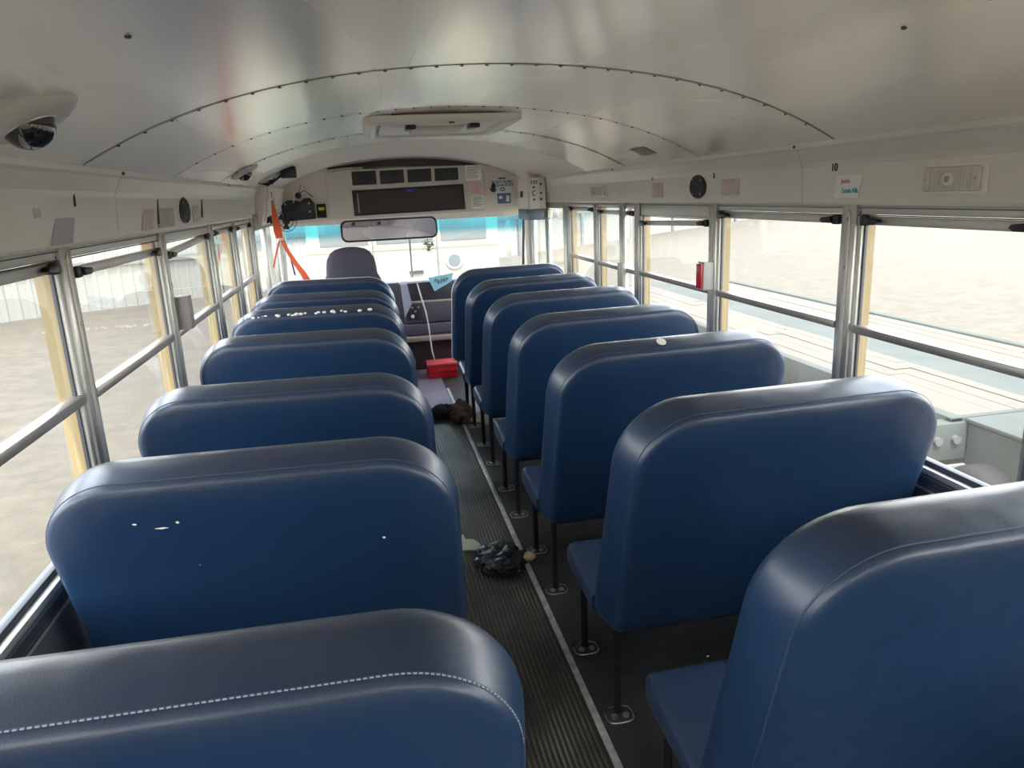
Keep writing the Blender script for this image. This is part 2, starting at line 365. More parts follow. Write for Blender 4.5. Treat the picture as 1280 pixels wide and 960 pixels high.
# ------------------------------------------------------------------ ceiling
ce = thing('ceiling', kind='structure')
XE = 1.098
def arch(y0, y1, name, m, dz=0., nx=48):
    return MB().grid(lambda u,v: (-XE+2*XE*u, y0+(y1-y0)*v, cz(-XE+2*XE*u)-dz), nx, 4).build(name, m, ce, smooth=True)
SE = [Y0, 2.20, 3.17, 4.14, 4.90]
for i in range(len(SE)-1):
    arch(SE[i], SE[i+1], 'metal_sheet', 'ceil', .0015*(i % 2))
arch(4.90, Y1, 'front_dome', 'dome')
def ribbon(y, wd, m, name, dz=.003, xe=XE):
    MB().grid(lambda u,v: (-xe+2*xe*u, y-wd/2+wd*v, cz(-xe+2*xe*u)-dz), 60, 1).build(name, m, ce, smooth=True)
for y in SE[1:-1]:
    ribbon(y, .0030+.0045*(y>3), 'seam', 'sheet_seam', .0035)
    for x in [i*.0715-1.0 for i in range(29)]:
        pass
    rv = MB()
    for i in range(29):
        x = -1.0+i*.0714
        rv.ball((x, y+.012, cz(x)-.002), .0045, 8, 4, (1.25,.9,.6))
    tag(rv.build('rivet_row', 'rivet', ce, smooth=True))
ribbon(4.90, .006, 'hdr', 'dome_edge')
for x, y in ((-.724,1.379),(.69,1.394)):
    MB().ball((x,y,cz(x)-.001), .006, 8, 5, (1,1,.6)).build('loose_rivet', 'rivet', ce, smooth=True)
# roof outside
MB().grid(lambda u,v: (-1.24+2.48*u, Y0-.05+(Y1-Y0+.1)*v, 2.02-.12*(2*u-1)**2-.33*(2*u-1)**8), 32, 2).build('outer_roof', 'yellow', ce, smooth=True, thick=.01)
# panels between window head and ceiling
def bulkhead(s):
    yend = {1: 6.02, -1: 5.60}[s]
    t = thing('trim_%d' % (30+s), kind='structure')
    def prof():
        return [(1.150,1.452),(1.134,1.452),(1.131,1.460),(1.124,1.575),(1.119,1.592),(1.100,1.632),(1.092,1.640),(1.090,1.652),(1.094,1.664),(1.150,1.664)]
    seams = {1:[.45,2.42,4.36], -1:[.5,2.53,4.4]}[s]
    ys = [Y0]+seams+[yend]
    for a, b in zip(ys[:-1], ys[1:]):
        MB().prism([(s*x,z) for x,z in prof()], 1, a+.0015, b-.0015).build('painted_panel', 'panel', t, bevel=.0)
    MB().prism([(s*(x+.004 if x < 1.149 else x),z+.002) for x,z in prof()[:-1]]+[(s*1.15,1.66)], 1, Y0, yend-.002).build('seam_backing', 'seam', t)
    for y in seams:
        MB().ball((s*1.088,y,1.646), .005, 8, 5).build('panel_screw', 'rivet', t, smooth=True)
    MB().tube([(s*1.0965,Y0,cz(1.0965)-.002),(s*1.0965,yend,cz(1.0965)-.002)], .0028, 6).build('ceiling_gap', 'seam', t)
    return t
for s in (1,-1): bulkhead(s)
# ------------------------------------------------------------------ rear wall (behind the viewer)
rw = thing('wall_rear', kind='structure')
b = MB()
b.box(-W-.05,W+.05,Y0-.05,Y0,0,1.12).box(-W-.05,-.34,Y0-.05,Y0,1.12,1.9).box(.34,W+.05,Y0-.05,Y0,1.12,1.9).box(-.34,.34,Y0-.05,Y0,1.5,1.98)
b.build('rear_panel', 'panel', rw)
for a, c in ((-.34,.34),):
    MB().add([(a,Y0-.025,1.12),(c,Y0-.025,1.12),(c,Y0-.025,1.5),(a,Y0-.025,1.5)],[(0,1,2,3)]).build('rear_pane', 'pane', rw)
# ------------------------------------------------------------------ seats
def outline(s, z0=.29, zt=.995, xa0=.216, xa1=.238, xw0=1.055, xw1=1.105, ra=.17, rw_=.15, rb_=.035):
    P = [Vector((xa0,z0)), Vector((xa1,zt-.012)), Vector((xw1,zt)), Vector((xw0,z0))]; R = [rb_, ra, rw_, rb_]
    out = []
    for i in range(4):
        p = P[i]; a = (P[i-1]-p).normalized(); c = (P[(i+1)%4]-p).normalized()
        ang = a.angle(c); t = R[i]/math.tan(ang/2); q0 = p+a*t; q1 = p+c*t
        cen = p+(a+c).normalized()*(R[i]/math.sin(ang/2)); n = 12 if R[i] > .1 else 6
        v0 = q0-cen; v1 = q1-cen; tot = v0.angle(v1); sg = 1 if v0.cross(v1) > 0 else -1
        for j in range(n+1):
            th = sg*tot*j/n; out.append(cen+Vector((v0.x*math.cos(th)-v0.y*math.sin(th), v0.x*math.sin(th)+v0.y*math.cos(th))))
    # subdivide straight runs
    res = []
    for i, p in enumerate(out):
        q = out[(i+1) % len(out)]; L = (q-p).length; k = max(1, int(L/.06))
        for j in range(k): res.append(p.lerp(q, j/k))
    n = len(res); nor = []
    for i in range(n):
        d = (res[(i+1)%n]-res[i-1]).normalized(); nor.append(Vector((d.y,-d.x)))   # provisional
    c = Vector((.66,.65))
    nor = [v if v.dot(p-c) > 0 else -v for v, p in zip(nor, res)]
    return res, nor
LEAN = .18/.705
def back_mesh(s, thin=1.):
    pts, nor = outline(s); n = len(pts); c = Vector((.66,.64))
    layers = [(-.30,-.008),(-.17,-.007),(-.08,-.004),(-.030,.000),(-.014,.003),(-.004,.009),(0,.018),(.004,.032),(.012,.065),(.019,.105),(.019,.130),(.013,.150),(.002,.163),(-.018,.170),(-.10,.174),(-.25,.177)]
    mb = MB(); vs = []
    def P(q, t):
        zn = (q.y-.29)/.705; t2 = t*(1+.05*(1-zn))*thin
        return (s*q.x, -.04 - LEAN*(q.y-.29) + t2, q.y)
    for d, t in layers:
        for p, v in zip(pts, nor):
            if d < -.04:
                k = max(0, 1+d*1.0/.36)         # shrink toward centre
                q = c+(p+v*-.035-c)*(1+ (d+.035)/.40)
            else: q = p+v*d
            vs.append(P(q, t))
    L = len(layers)
    vs.append(P(c,-.009)); vs.append(P(c,.179))
    fs = [(j*n+i, j*n+(i+1)%n, (j+1)*n+(i+1)%n, (j+1)*n+i) for j in range(L-1) for i in range(n)]
    fs += [(L*n, (i+1)%n, i) for i in range(n)] + [(L*n+1, (L-1)*n+i, (L-1)*n+(i+1)%n) for i in range(n)]
    mb.add(vs, fs)
    pipe = [P(p+v*.0005, .021) for p, v in zip(pts, nor) if True]
    return mb, pipe
def cushion_mesh(s):
    # plan: x .190..1.09, y .02..(.425); rounded slab, front edge waterfall
    mb = MB(); 
    def sec(y):   # top and bottom height
        u = (y-.02)/.405
        zt = .352+.026*min(1,u*1.2); zb = .290+.015*u
        if u > .9: r = (u-.9)/.1; zt -= .012*r*r; zb += .014*r*r
        return zb, zt
    ys = [.09,.11,.14,.2,.28,.34,.385,.405,.418,.425]
    def ring(y, i):
        zb, zt = sec(y); u = (y-.02)/.405
        ins = [0,0,0,0,0,0,.004,.012,.024,.045][i]
        sq = [0,0,0,0,0,0,0,.002,.010,.028][i]
        x0, x1 = .190+ins, 1.09-ins; zb += sq; zt -= sq
        h = zt-zb; r = min(.022, h*.35)
        P = []
        for cx_, cz_, a0 in ((x1-r, zt-r, 0), (x0+r, zt-r, PI/2), (x0+r, zb+r, PI), (x1-r, zb+r, 1.5*PI)):
            for k in range(6):
                a = a0+PI/2*k/5; P.append((s*(cx_+r*math.cos(a)), y, cz_+r*math.sin(a)))
        return P
    rings = [ring(y, i) for i, y in enumerate(ys)]; n = len(rings[0]); vs = [v for r in rings for v in r]
    fs = [(j*n+i, j*n+(i+1)%n, (j+1)*n+(i+1)%n, (j+1)*n+i) for j in range(len(rings)-1) for i in range(n)]
    fs += [tuple(range(n)), tuple((len(rings)-1)*n+i for i in range(n))]
    return mb.add(vs, fs)
def make_seat(s, name='bus_seat'):
    t = thing(name, 'x', 'seat')
    bk, pipe = back_mesh(s)
    bko = bk.build('backrest', 'vinyl', t, smooth=1, local=True)
    MB().tube(pipe, .0022, 6, closed=True).build('seam_piping', 'piping', bko, smooth=1, local=True)
    cushion_mesh(s).build('seat_cushion', 'vinylseat', t, smooth=1, local=True)
    for y, zt in ((0,.32),(.347,.315)):
        lg = MB().cyl((s*.238,y,.006),(s*.238,y,zt),.0125,14).build('leg', 'black', t, smooth=True, local=True)
        fp = MB().prism([(s*.238+.042*math.cos(a)*(1 if abs(math.cos(a))<.8 else 1), y-.012+.036*math.sin(a)) for a in [PI*2*k/16 for k in range(16)]], 2, 0, .006)
        fpo = fp.build('foot_plate', 'rubber', lg, bevel=.0015, local=True)
        bl = MB()
        for dx in (-.018,.018): bl.cyl((s*.238+dx,y-.024,.006),(s*.238+dx,y-.024,.013),.010,6)
        bl.tube([(s*.238+.042*math.copysign(abs(math.cos(a))**.6,math.cos(a)), y-.012+.036*math.copysign(abs(math.sin(a))**.6,math.sin(a)), .004) for a in [PI*2*k/28 for k in range(28)]], .0024, 5, closed=True)
        bl.build('bolts', 'screw', lg, local=True)
    fr = MB().tube([(s*.238,0,.30),(s*.238,.347,.30)], .011, 10)
    fr.tube([(s*.24,.347,.298),(s*1.09,.347,.298)], .011, 10).tube([(s*.24,0.03,.275),(s*1.09,.03,.275)], .011, 10)
    fr.box(s*1.09, s*1.110, -.03, .40, .262, .285)
    fr.build('seat_frame', 'black', t, local=True)
    return t
def children(o): return [c for c in bpy.data.objects if c.parent == o]
def copy_tree(o, parent=None):
    c = o.copy(); COL.objects.link(c); c.parent = parent
    for ch in children(o): copy_tree(ch, c)
    return c
RY = [.882+.22, 1.612+.22, 2.385+.20, 3.11+.21, 3.87+.20, 4.63+.195]
LY = [.762+.22, 1.530+.22, 2.20+.22, 3.08+.21, 3.87+.20, 4.50+.20]
RL = ['nearest right-hand blue vinyl bench seat, cropped by the right edge of the photo',
      'right-hand blue vinyl bench seat with the whole back in view, second from the viewer',
      'right-hand blue bench seat with a white round sticker on its top roll',
      'right-hand blue bench seat just in front of the one with the round sticker',
      'right-hand blue bench seat, fifth from the viewer along the right side',
      'farthest right-hand blue bench seat, directly behind the front barrier by the door']
LL = ['nearest left-hand blue bench seat with white stitched seam, at the bottom edge of the photo',
      'left-hand blue bench seat with small white scuffs on its wide back',
      'left-hand blue bench seat with wrinkled vinyl at its window-side corner',
      'left-hand blue bench seat fourth from the viewer, behind the torn-topped one',
      'left-hand blue bench seat with torn top seam showing white foam bits',
      'farthest left-hand blue bench, between the torn-topped seat and the driver barrier']
for s, YS, LB, nm in ((1,RY,RL,'right'),(-1,LY,LL,'left')):
    proto = None
    for i, y in enumerate(YS):
        if proto is None: o = proto = make_seat(s)
        else: o = copy_tree(proto)
        o.location = (0, y, 0); o['label'] = LB[i]; o['group'] = 'blue bench seats on the %s of the aisle' % nm
        WORLD[o.name] = Vector((0,y,0))
        if s == -1 and i == 0: seat_stitch = o
        if s == 1 and i == 2: seat_sticker = o
        if s == -1 and i == 4: seat_torn = o
        if s == -1 and i == 1: seat_scuff = o
# things on / marks of single seats
st = MB()
c = Vector((.590, 0, 0))
def top_pt(seat_y, s, x, t, z=1.012):
    return (s*x, seat_y-.04-LEAN*(z-.29)+t, z)
MB().prism([(.605+.017*math.cos(a), .020*math.sin(a)) for a in [2*PI*k/20 for k in range(20)]], 2, 0, .0012).xf(Matrix.Translation((0, RY[2]-.04-LEAN*.72+.045, 1.008)) @ Matrix.Rotation(.42,4,'X')).build('round_sticker', 'scuff', seat_sticker)
for x in [.84,.82,.80,.79,.78,.745,.735,.70,.69,.68,.675,.66,.648,.61,.60,.585,.555,.55,.525,.51,.46,.425]:
    x = .39+(x-.425)*1.47
    MB().ball((-x+random.uniform(-.004,.004)-.0, LY[4]-.04-LEAN*.70+.012+random.uniform(-.004,.004), .990+random.uniform(-.004,.003)), random.uniform(.005,.010), 8, 6, (1.3,.7,.8)).build('torn_foam', 'scuff', seat_torn, smooth=True)
for x, z, l, h in ((-.855,.885,.014,.002),(-.905,.902,.005,.002),(-.822,.895,.004,.003),(-.40,.79,.004,.003),(-.80,.78,.004,.003)):
    yy = LY[1]-.04-LEAN*(z-.29)-.0075
    MB().add([(x-l,yy,z+h*.5),(x,yy,z-h),(x+l,yy,z-h*.3),(x+l*.2,yy,z+h)], [(0,1,2,3)]).build('scuff_mark', 'scuff', seat_scuff, thick=.001)
_, sp1 = back_mesh(-1)
sp1 = [Vector(p)+Vector((0,-.0022,.0012)) for p in sp1 if p[2] > .80]
k0 = max(range(len(sp1)), key=lambda i: (sp1[i]-sp1[i-1]).length if i else 0)
sp1 = sp1[k0:]+sp1[:k0] if (sp1[k0]-sp1[k0-1]).length > .15 else sp1
stz = MB()
for a, b_ in zip(sp1[:-1], sp1[1:]):
    if (b_-a).length > .15: continue
    n_ = max(1, int((b_-a).length/.007))
    for j in range(n_): stz.tube([a.lerp(b_,(j+.15)/n_), a.lerp(b_,(j+.75)/n_)], .0012, 4)
tag(stz.build('white_stitching', 'stitch', seat_stitch, local=True), kind='stuff')
# front barriers
def barrier(s, y, label):
    t = thing('padded_barrier', label, 'barrier', (0,y,0), 'padded barriers at the front')
    bk, pipe = back_mesh(s, .55)
    bko = bk.build('barrier_pad', 'vinyl', t, smooth=1, local=True)
    MB().tube(pipe, .0022, 6, closed=True).build('seam_piping', 'piping', bko, smooth=1, local=True)
    pts, nor = outline(s); 
    MB().tube([(s*(p.x+v.x*.012), -.04-LEAN*(p.y-.29)+.055, p.y+v.y*.012) for p, v in zip(pts, nor)], .009, 8, closed=True).build('edge_tube', 'cable', t, smooth=True, local=True)
    for x in (.30, .98):
        MB().cyl((s*x,.0,0),(s*x,.0,.33),.014,12).build('leg', 'black', t, smooth=True, local=True)
    return t
barrier(1, 5.50+.17, 'blue padded barrier at the front of the right-hand seats beside the door')
barrier(-1, 5.40+.17, 'blue padded barrier behind the grey driver seat')
# ------------------------------------------------------------------ crash post (right)
t = thing('upright_stanchion', 'wide square metal upright standing before the right-hand windows near the front', 'post', (1.13,4.30,.3))
MB().box(1.122,1.146,4.27,4.345,.30,HEAD-.002).build('post_shaft', 'alu', t, bevel=.004)
MB().box(1.112,1.148,4.262,4.353,.70,1.10).build('lower_sleeve', 'aludull', t, bevel=.003)
# ------------------------------------------------------------------ cameras on the ceiling
def dome_camera(x, y, label, r=.055, extra=False):
    n = Vector((.2644*x+.2152*x**3, 0, 1)).normalized()          # up from the ceiling surface
    up = n; yv = Vector((0,1,0)); xv = yv.cross(up).normalized()
    m = Matrix((xv, yv, up)).transposed().to_4x4(); m.translation = Vector((x,y,cz(x)))
    t = thing('dome_camera', label, 'camera', tuple(m.translation), 'ceiling cameras')
    sh = Vector(m.translation)
    bs = MB(); rings = []
    N = 28
    vs = []
    for k, (rr, zz) in enumerate([(1.55,.003),(1.52,-.008),(1.38,-.015),(1.18,-.020),(.98,-.021)]):
        for i in range(N):
            a = 2*PI*i/N; e = 1.0+.22*max(0,math.cos(a))**2
            vs.append((r*rr*math.cos(a)*e*.92, r*rr*math.sin(a)*1.1, zz))
    fs = [(j*N+i,j*N+(i+1)%N,(j+1)*N+(i+1)%N,(j+1)*N+i) for j in range(4) for i in range(N)]+[tuple(range(N)), tuple(4*N+i for i in range(N))]
    bs.add(vs, fs).xf(m).build('camera_housing', 'camwhite', t, smooth=1)
    MB().ball((0,-.004,-.014), r*.80, 20, 12, (1,1,.95)).xf(m).build('smoked_dome', 'dglass', t, smooth=True)
    MB().ball((.006,-.014,-.030), r*.40, 14, 8).xf(m).build('lens_barrel', 'camdark', t, smooth=True)
    MB().tube([(r*.82*math.cos(a), -.004+r*.82*math.sin(a), -.021) for a in [2*PI*k/28 for k in range(28)]], .0025, 6, closed=True).xf(m).build('trim_ring', 'alu', t, smooth=True)
    MB().cyl((r*1.0,r*.7,-.016),(r*1.0,r*.7,-.021),.004,8).xf(m).build('screw', 'screw', t)
    return t
dome_camera(-.985, 1.605, 'large white dome camera with dark lens at the upper left edge of the photo', .060)
dome_camera(-.985, 4.25, 'small dome camera halfway along the left ceiling edge', .05)
t = dome_camera(-.985, 5.36, 'farthest dome camera with a black box clipped to it, above the orange strap', .05)
MB().box(-.90,-.80,5.30,5.38,1.70,1.775).xf(Matrix.Rotation(0,4,'X')).build('clipped_black_box', 'camdark', t, bevel=.006)
MB().tube([(-.90,5.34,1.72),(-.94,5.33,1.69),(-.99,5.33,1.66),(-1.05,5.35,1.68)], .008, 8).build('wiring', 'camdark', t, smooth=True)
# ------------------------------------------------------------------ roof hatch
t = thing('roof_hatch', 'cream plastic roof hatch frame in the metal ceiling', 'hatch', (0,3.74,cz(0)))
def zc(x, d): return cz(x)-d
fr = MB()
def fring(x0,x1,y0,y1,dz0): return [(x0,y0),(x1,y0),(x1,y1),(x0,y1)]
def rrect(x0,x1,y0,y1,r,n=6):
    P = []
    for cx_, cy_, a0 in ((x1-r,y1-r,0),(x0+r,y1-r,PI/2),(x0+r,y0+r,PI),(x1-r,y0+r,1.5*PI)):
        for k in range(n+1): a = a0+PI/2*k/n; P.append((cx_+r*math.cos(a), cy_+r*math.sin(a)))
    return P
prof = [(.345,.40,.001),(.345,.40,.024),(.330,.385,.034),(.295,.345,.034),(.285,.335,.024),(.280,.330,-.03)]
vs = []; N = None
for a, b_, d in prof:
    P = rrect(-a, a, 3.745-b_, 3.745+b_, .05); N = len(P)
    vs += [(x,y,1.884-d if d > -.01 else 1.884-d) for x,y in P] if d < 0 else [(x,y,(cz(x) if d < .002 else 1.878)-d) for x,y in P]
fs = [(j*N+i,j*N+(i+1)%N,(j+1)*N+(i+1)%N,(j+1)*N+i) for j in range(len(prof)-1) for i in range(N)]
MB().add(vs, fs).build('hatch_frame', 'cream', t, smooth=1)
MB().prism(rrect(-.27,.27,3.745-.32,3.745+.32,.05), 2, 1.853, 1.862).build('hatch_lid', 'cream', t, bevel=.004)
MB().prism(rrect(-.12,.12,3.745-.16,3.745+.20,.02), 2, 1.846, 1.854).build('centre_panel', mat('hatch_tan',(.62,.55,.42),.5), t, bevel=.003)
for x in (-.16,.13):
    MB().prism([(x,3.50),(x+.045,3.50),(x+.03,3.62),(x,3.62)], 2, 1.832, 1.852).build('release_handle', 'black', t, bevel=.004)
MB().cyl((.03,3.36,1.846),(.03,3.36,1.841),.012,10).build('screw', 'rivet', t)
# vent sticker on ceiling
x0,y0_ = .985,3.60
t = MB().grid(lambda u,v: ((.955+.07*u), 3.50+.20*v, cz(.955+.07*u)-.002), 6, 2).build('embossed_label', mat('faint_label',(.42,.38,.33),.6,var=.5,vscale=60), None, thick=.0008)
tag(recentre(t), 'faint grey embossed label strip on the right side of the metal ceiling', 'label')
# ------------------------------------------------------------------ panel fittings
PX = 1.1285
def px(z): # x of the inner face of the bulkhead at z
    return 1.131-(z-1.46)*(.007/.115)
def card(s, y, z, w, h, m, label, name='paper_card', cat='card', group=None, lean=0., thick=.0015, off=.0):
    xx = s*(px(z)-.0015-off)
    t = MB().add([(xx,y-w/2+lean,z-h/2),(xx,y+w/2+lean,z-h/2),(xx-s*(-.0)*1,y+w/2-lean,z+h/2),(xx,y-w/2-lean,z+h/2)], [(0,1,2,3)]).build(name, m, None, thick=thick)
    return tag(recentre(t), label, cat, group)
def on_panel(s, y, z, off=.003):
    return facing((s*(px(z)-off), y, z), (0,-s*1,0), (0,0,1))
# right side
c1 = card(1, 2.165, 1.510, .125, .068, 'paper', 'white name card with pink and green handwriting, taped under the number 10', group=None, lean=.006)
WORLD[c1.name] = Vector(c1.location)
text_mb('Justin', .020, facing((px(1.510)-.0042,2.175,1.526),(0,-1,0),(0,0,1))).build('pink_writing', 'inkred', c1)
text_mb('Lenin Nk', .021, facing((px(1.510)-.0042,2.150,1.496),(0,-1,0),(0,0,1))).build('green_writing', 'inkgreen', c1)
t = text_mb('10', .036, on_panel(1, 2.235, 1.570, .002)).build('row_number', 'ink', None); tag(recentre(t), 'black row number 10 on the right-hand panel', 'number')
t = MB().box(px(1.57)-.003, px(1.57)-.001, 3.088, 3.098, 1.560, 1.590).build('row_mark', 'ink', None); tag(recentre(t), 'short black mark on the right panel above the pale card near the round speaker', 'mark')
t = MB().box(px(1.57)-.003, px(1.57)-.001, 3.800, 3.810, 1.568, 1.592).build('row_mark', 'ink', None); tag(recentre(t), 'short black mark on the right panel above the card before the far lamp', 'mark')
card(1, 2.95, 1.520, .16, .068, 'paperpink', 'faded pink and white card on the right panel beside the round speaker', lean=-.0)
card(1, 3.745, 1.518, .14, .076, 'paperpink', 'small faded card on the right panel between speaker and far lamp')
def speaker(s, y, z, label, ry=.060, rz=.050):
    t = thing('round_speaker', label, 'speaker', (s*px(z),y,z-rz), 'wall speakers')
    MB().prism([(y+ry*1.06*math.cos(a), z+rz*1.06*math.sin(a)) for a in [2*PI*k/32 for k in range(32)]], 0, s*(px(z)+.002), s*(px(z)-.006)).build('speaker_rim', 'camdark', t, bevel=.002)
    MB().prism([(y+ry*.95*math.cos(a), z+rz*.95*math.sin(a)) for a in [2*PI*k/32 for k in range(32)]], 0, s*(px(z)-.004), s*(px(z)-.010)).build('speaker_grille', 'speaker', t, bevel=.002)
    for a in (.9,2.3,4.0,5.4):
        MB().cyl((s*(px(z)-.010),y+ry*.82*math.cos(a),z+rz*.82*math.sin(a)),(s*(px(z)-.0125),y+ry*.82*math.cos(a),z+rz*.82*math.sin(a)),.004,8).build('screw','screw',t)
speaker(1, 3.258, 1.527, 'black oval speaker on the right-hand panel', .080, .050)
speaker(-1, 3.434, 1.527, 'black oval speaker on the left-hand panel', .080, .052)
def lamp(y, z, w, h, label):
    X = px(z)
    t = thing('interior_lamp', label, 'lamp', (X,y,z-h/2), 'rectangular wall lamps')
    MB().box(X-.008,X+.002,y-w/2,y+w/2,z-h/2,z+h/2).build('lamp_base','cream',t,bevel=.003)
    MB().box(X-.020,X-.006,y-w/2+.012,y+w/2-.012,z-h/2+.008,z+h/2-.008).build('lamp_lens','lens',t,bevel=.006)
    rib = MB()
    for i in range(14): rib.box(X-.0215,X-.0195,y-w*.33+i*w*.05-.002,y-w*.33+i*w*.05+.002,z-h/2+.014,z+h/2-.014)
    rib.build('lens_ribs','lens',t)
    MB().cyl((X-.018,y+.0,z),(X-.027,y,z),.020,18,r2=.016).build('bulb_boss','cream',t,smooth=True)
    MB().cyl((X-.026,y+.0,z),(X-.0285,y,z),.009,12).build('boss_hole','greyplastic',t)
    for d in (-1,1): MB().cyl((X-.019,y+d*(w/2-.022),z),(X-.0225,y+d*(w/2-.022),z),.004,8).build('screw','screw',t)
lamp(1.722, 1.521, .215, .078, 'rectangular cream wall lamp with ribbed lens, nearest at the right edge of the photo')
lamp(4.72, 1.522, .30, .076, 'farthest rectangular cream wall lamp on the right panel near the front')
# left side
card(-1, 2.10, 1.500, .135, .080, 'paperlav', 'lavender paper card hanging on the left panel below a black mark', lean=-.030)
t = MB().prism([(2.185,1.552),(2.192,1.552),(2.196,1.584),(2.189,1.585)], 0, -px(1.57)+.0005, -px(1.57)+.003).build('row_mark','ink',None); tag(recentre(t),'slanted black mark on the near left panel above the lavender card','mark')
t = MB().box(-px(1.54)+.0005,-px(1.54)+.003,1.93,1.965,1.528,1.550).build('tape_square',mat('tape',(.60,.57,.52),.6),None); tag(recentre(t),'small square of pale tape on the near left panel','tape')
card(-1, 2.88, 1.513, .14, .094, 'paperpink', 'brownish worn card on the left panel, left of the tan framed card', lean=-.03)
card(-1, 3.13, 1.515, .24, .095, mat('card_tan',(.60,.55,.45),.8,var=.2,vscale=15), 'tan framed card on the left panel just before the oval speaker', lean=-.015)
card(-1, 3.66, 1.520, .15, .092, 'paperpink', 'faded card on the left panel just beyond the oval speaker', lean=.01)
t = MB().prism([(2.99,1.482),(3.0,1.482),(3.03,1.572),(3.02,1.572)],0,-px(1.53)+.0005,-px(1.53)+.004).build('row_mark','rivet',None); tag(recentre(t),'long dark slanted line on the left panel beside the tan card','mark')
t = MB().prism([(3.77,1.490),(3.785,1.490),(3.82,1.572),(3.805,1.572)],0,-px(1.53)+.0005,-px(1.53)+.004).build('row_mark','ink',None); tag(recentre(t),'dark slanted line on the left panel beyond the oval speaker','mark')
# red buzzer box on right post, grey box on left post
t = thing('warning_buzzer', 'grey box with red lens mounted on the right-hand window post', 'buzzer', (1.13,3.11,1.06))
MB().box(1.085,1.137,3.098,3.158,1.075,1.20).build('grey_housing','greyplastic',t,bevel=.004)
MB().box(1.074,1.086,3.103,3.153,1.082,1.193).build('red_lens','redlens',t,bevel=.004)
t = thing('warning_buzzer', 'grey box mounted on the left-hand window post', 'buzzer', (-1.13,3.05,1.06))
MB().box(-1.137,-1.085,3.085,3.145,1.07,1.20).build('grey_housing',mat('grey_brown_plastic',(.26,.23,.22),.45),t,bevel=.004)
# ------------------------------------------------------------------ front end
YF = 6.95
fw = thing('wall_front', kind='structure')
# header: arched panel above the windshield
hp = [(-1.15,1.335),(1.15,1.335)]+[(x, cz(x)+.02) for x in [1.15-2.3*i/24 for i in range(25)]]
MB().prism(hp, 1, YF, YF+.06).build('header_wall', 'dome', fw)
MB().box(-1.2,1.2,YF+.05,YF+.12,-.45,.60).build('front_lower_wall','dashdark',fw)
for s in (1,-1):
    MB().prism([(s*1.13,.0),(s*1.2,.0),(s*1.2,1.6),(s*1.04,1.6),(s*1.08,1.34)],1,YF-.02,YF+.06).build('corner_pillar','dome',fw)
MB().grid(lambda u,v: (-1.12+2.24*u, YF+.045+.10*math.cos((u-.5)*PI), .60+.76*v), 20, 2).build('windshield_pane','paneclear',fw,smooth=True)
MB().box(.008,.024,YF+.10,YF+.13,.62,1.345).build('centre_divider',mat('divider_pale',(.25,.24,.22),.5),fw)
# right front: entrance door; left: driver window
d1 = thing('door_1', kind='structure', loc=(1.15,6.3,0))
MB().box(1.14,1.19,5.63,5.70,0,HEAD).box(1.14,1.19,6.86,6.95,0,HEAD).build('jamb','alu',d1,bevel=.003)
MB().box(1.15,1.175,5.72,5.76,-.3,HEAD).box(1.15,1.175,6.24,6.28,-.3,HEAD).box(1.15,1.175,6.33,6.37,-.3,HEAD).box(1.15,1.175,6.82,6.86,-.3,HEAD).box(1.15,1.175,5.7,6.86,-.3,-.1).box(1.15,1.175,5.7,6.86,HEAD-.05,HEAD).build('leaf_frame','aludull',d1,bevel=.003)
MB().box(1.153,1.172,6.28,6.33,-.3,HEAD).build('door_seal','black',d1)
for a, b_ in ((5.76,6.24),(6.37,6.82)):
    MB().add([(1.165,a,-.1),(1.165,b_,-.1),(1.165,b_,HEAD-.05),(1.165,a,HEAD-.05)],[(0,1,2,3)]).build('door_pane','pane',d1)
dw = thing('window_%d' % wn, kind='structure', loc=(-1.15,6.2,.7)); wn += 1
MB().box(-1.2,-1.15,5.45,6.95,0,.72).build('lower_panel','wallgrey',dw)
MB().box(-1.19,-1.14,5.45,5.53,.72,HEAD).box(-1.19,-1.14,6.85,6.95,.72,HEAD).box(-1.19,-1.15,6.17,6.21,.72,HEAD-.08).build('driver_window_frame','alu',dw,bevel=.003)
MB().box(-1.19,-1.12,5.45,6.95,HEAD-.09,HEAD+.02).build('driver_window_header','greyplastic',dw,bevel=.004)
MB().add([(-1.17,5.53,.72),(-1.17,6.85,.72),(-1.17,6.85,HEAD-.09),(-1.17,5.53,HEAD-.09)],[(0,1,2,3)]).build('driver_pane','pane',dw)
cv1 = thing('trim_40', kind='structure', loc=(-1.1,6.2,1.39)); cv2 = thing('trim_41', kind='structure', loc=(1.1,6.4,1.45))
MB().prism([(-1.16,1.39),(-1.10,1.39),(-1.07,1.50),(-1.04,1.66),(-1.16,1.66)],1,5.62,6.93).build('corner_cove','dome',cv1,bevel=.004)
MB().prism([(1.16,1.452),(1.13,1.452),(1.125,1.52),(1.10,1.64),(1.16,1.64)],1,6.02,6.93).build('corner_cove','dome',cv2,bevel=.004)
for z0 in (0,):
    MB().tube([(-1.03,5.64,1.66),(-1.035,5.66,1.60),(-1.06,5.70,1.55),(-1.07,5.72,1.48),(-1.09,5.72,1.42)],.006,8).build('corner_cable','hdr',cv1,smooth=True)
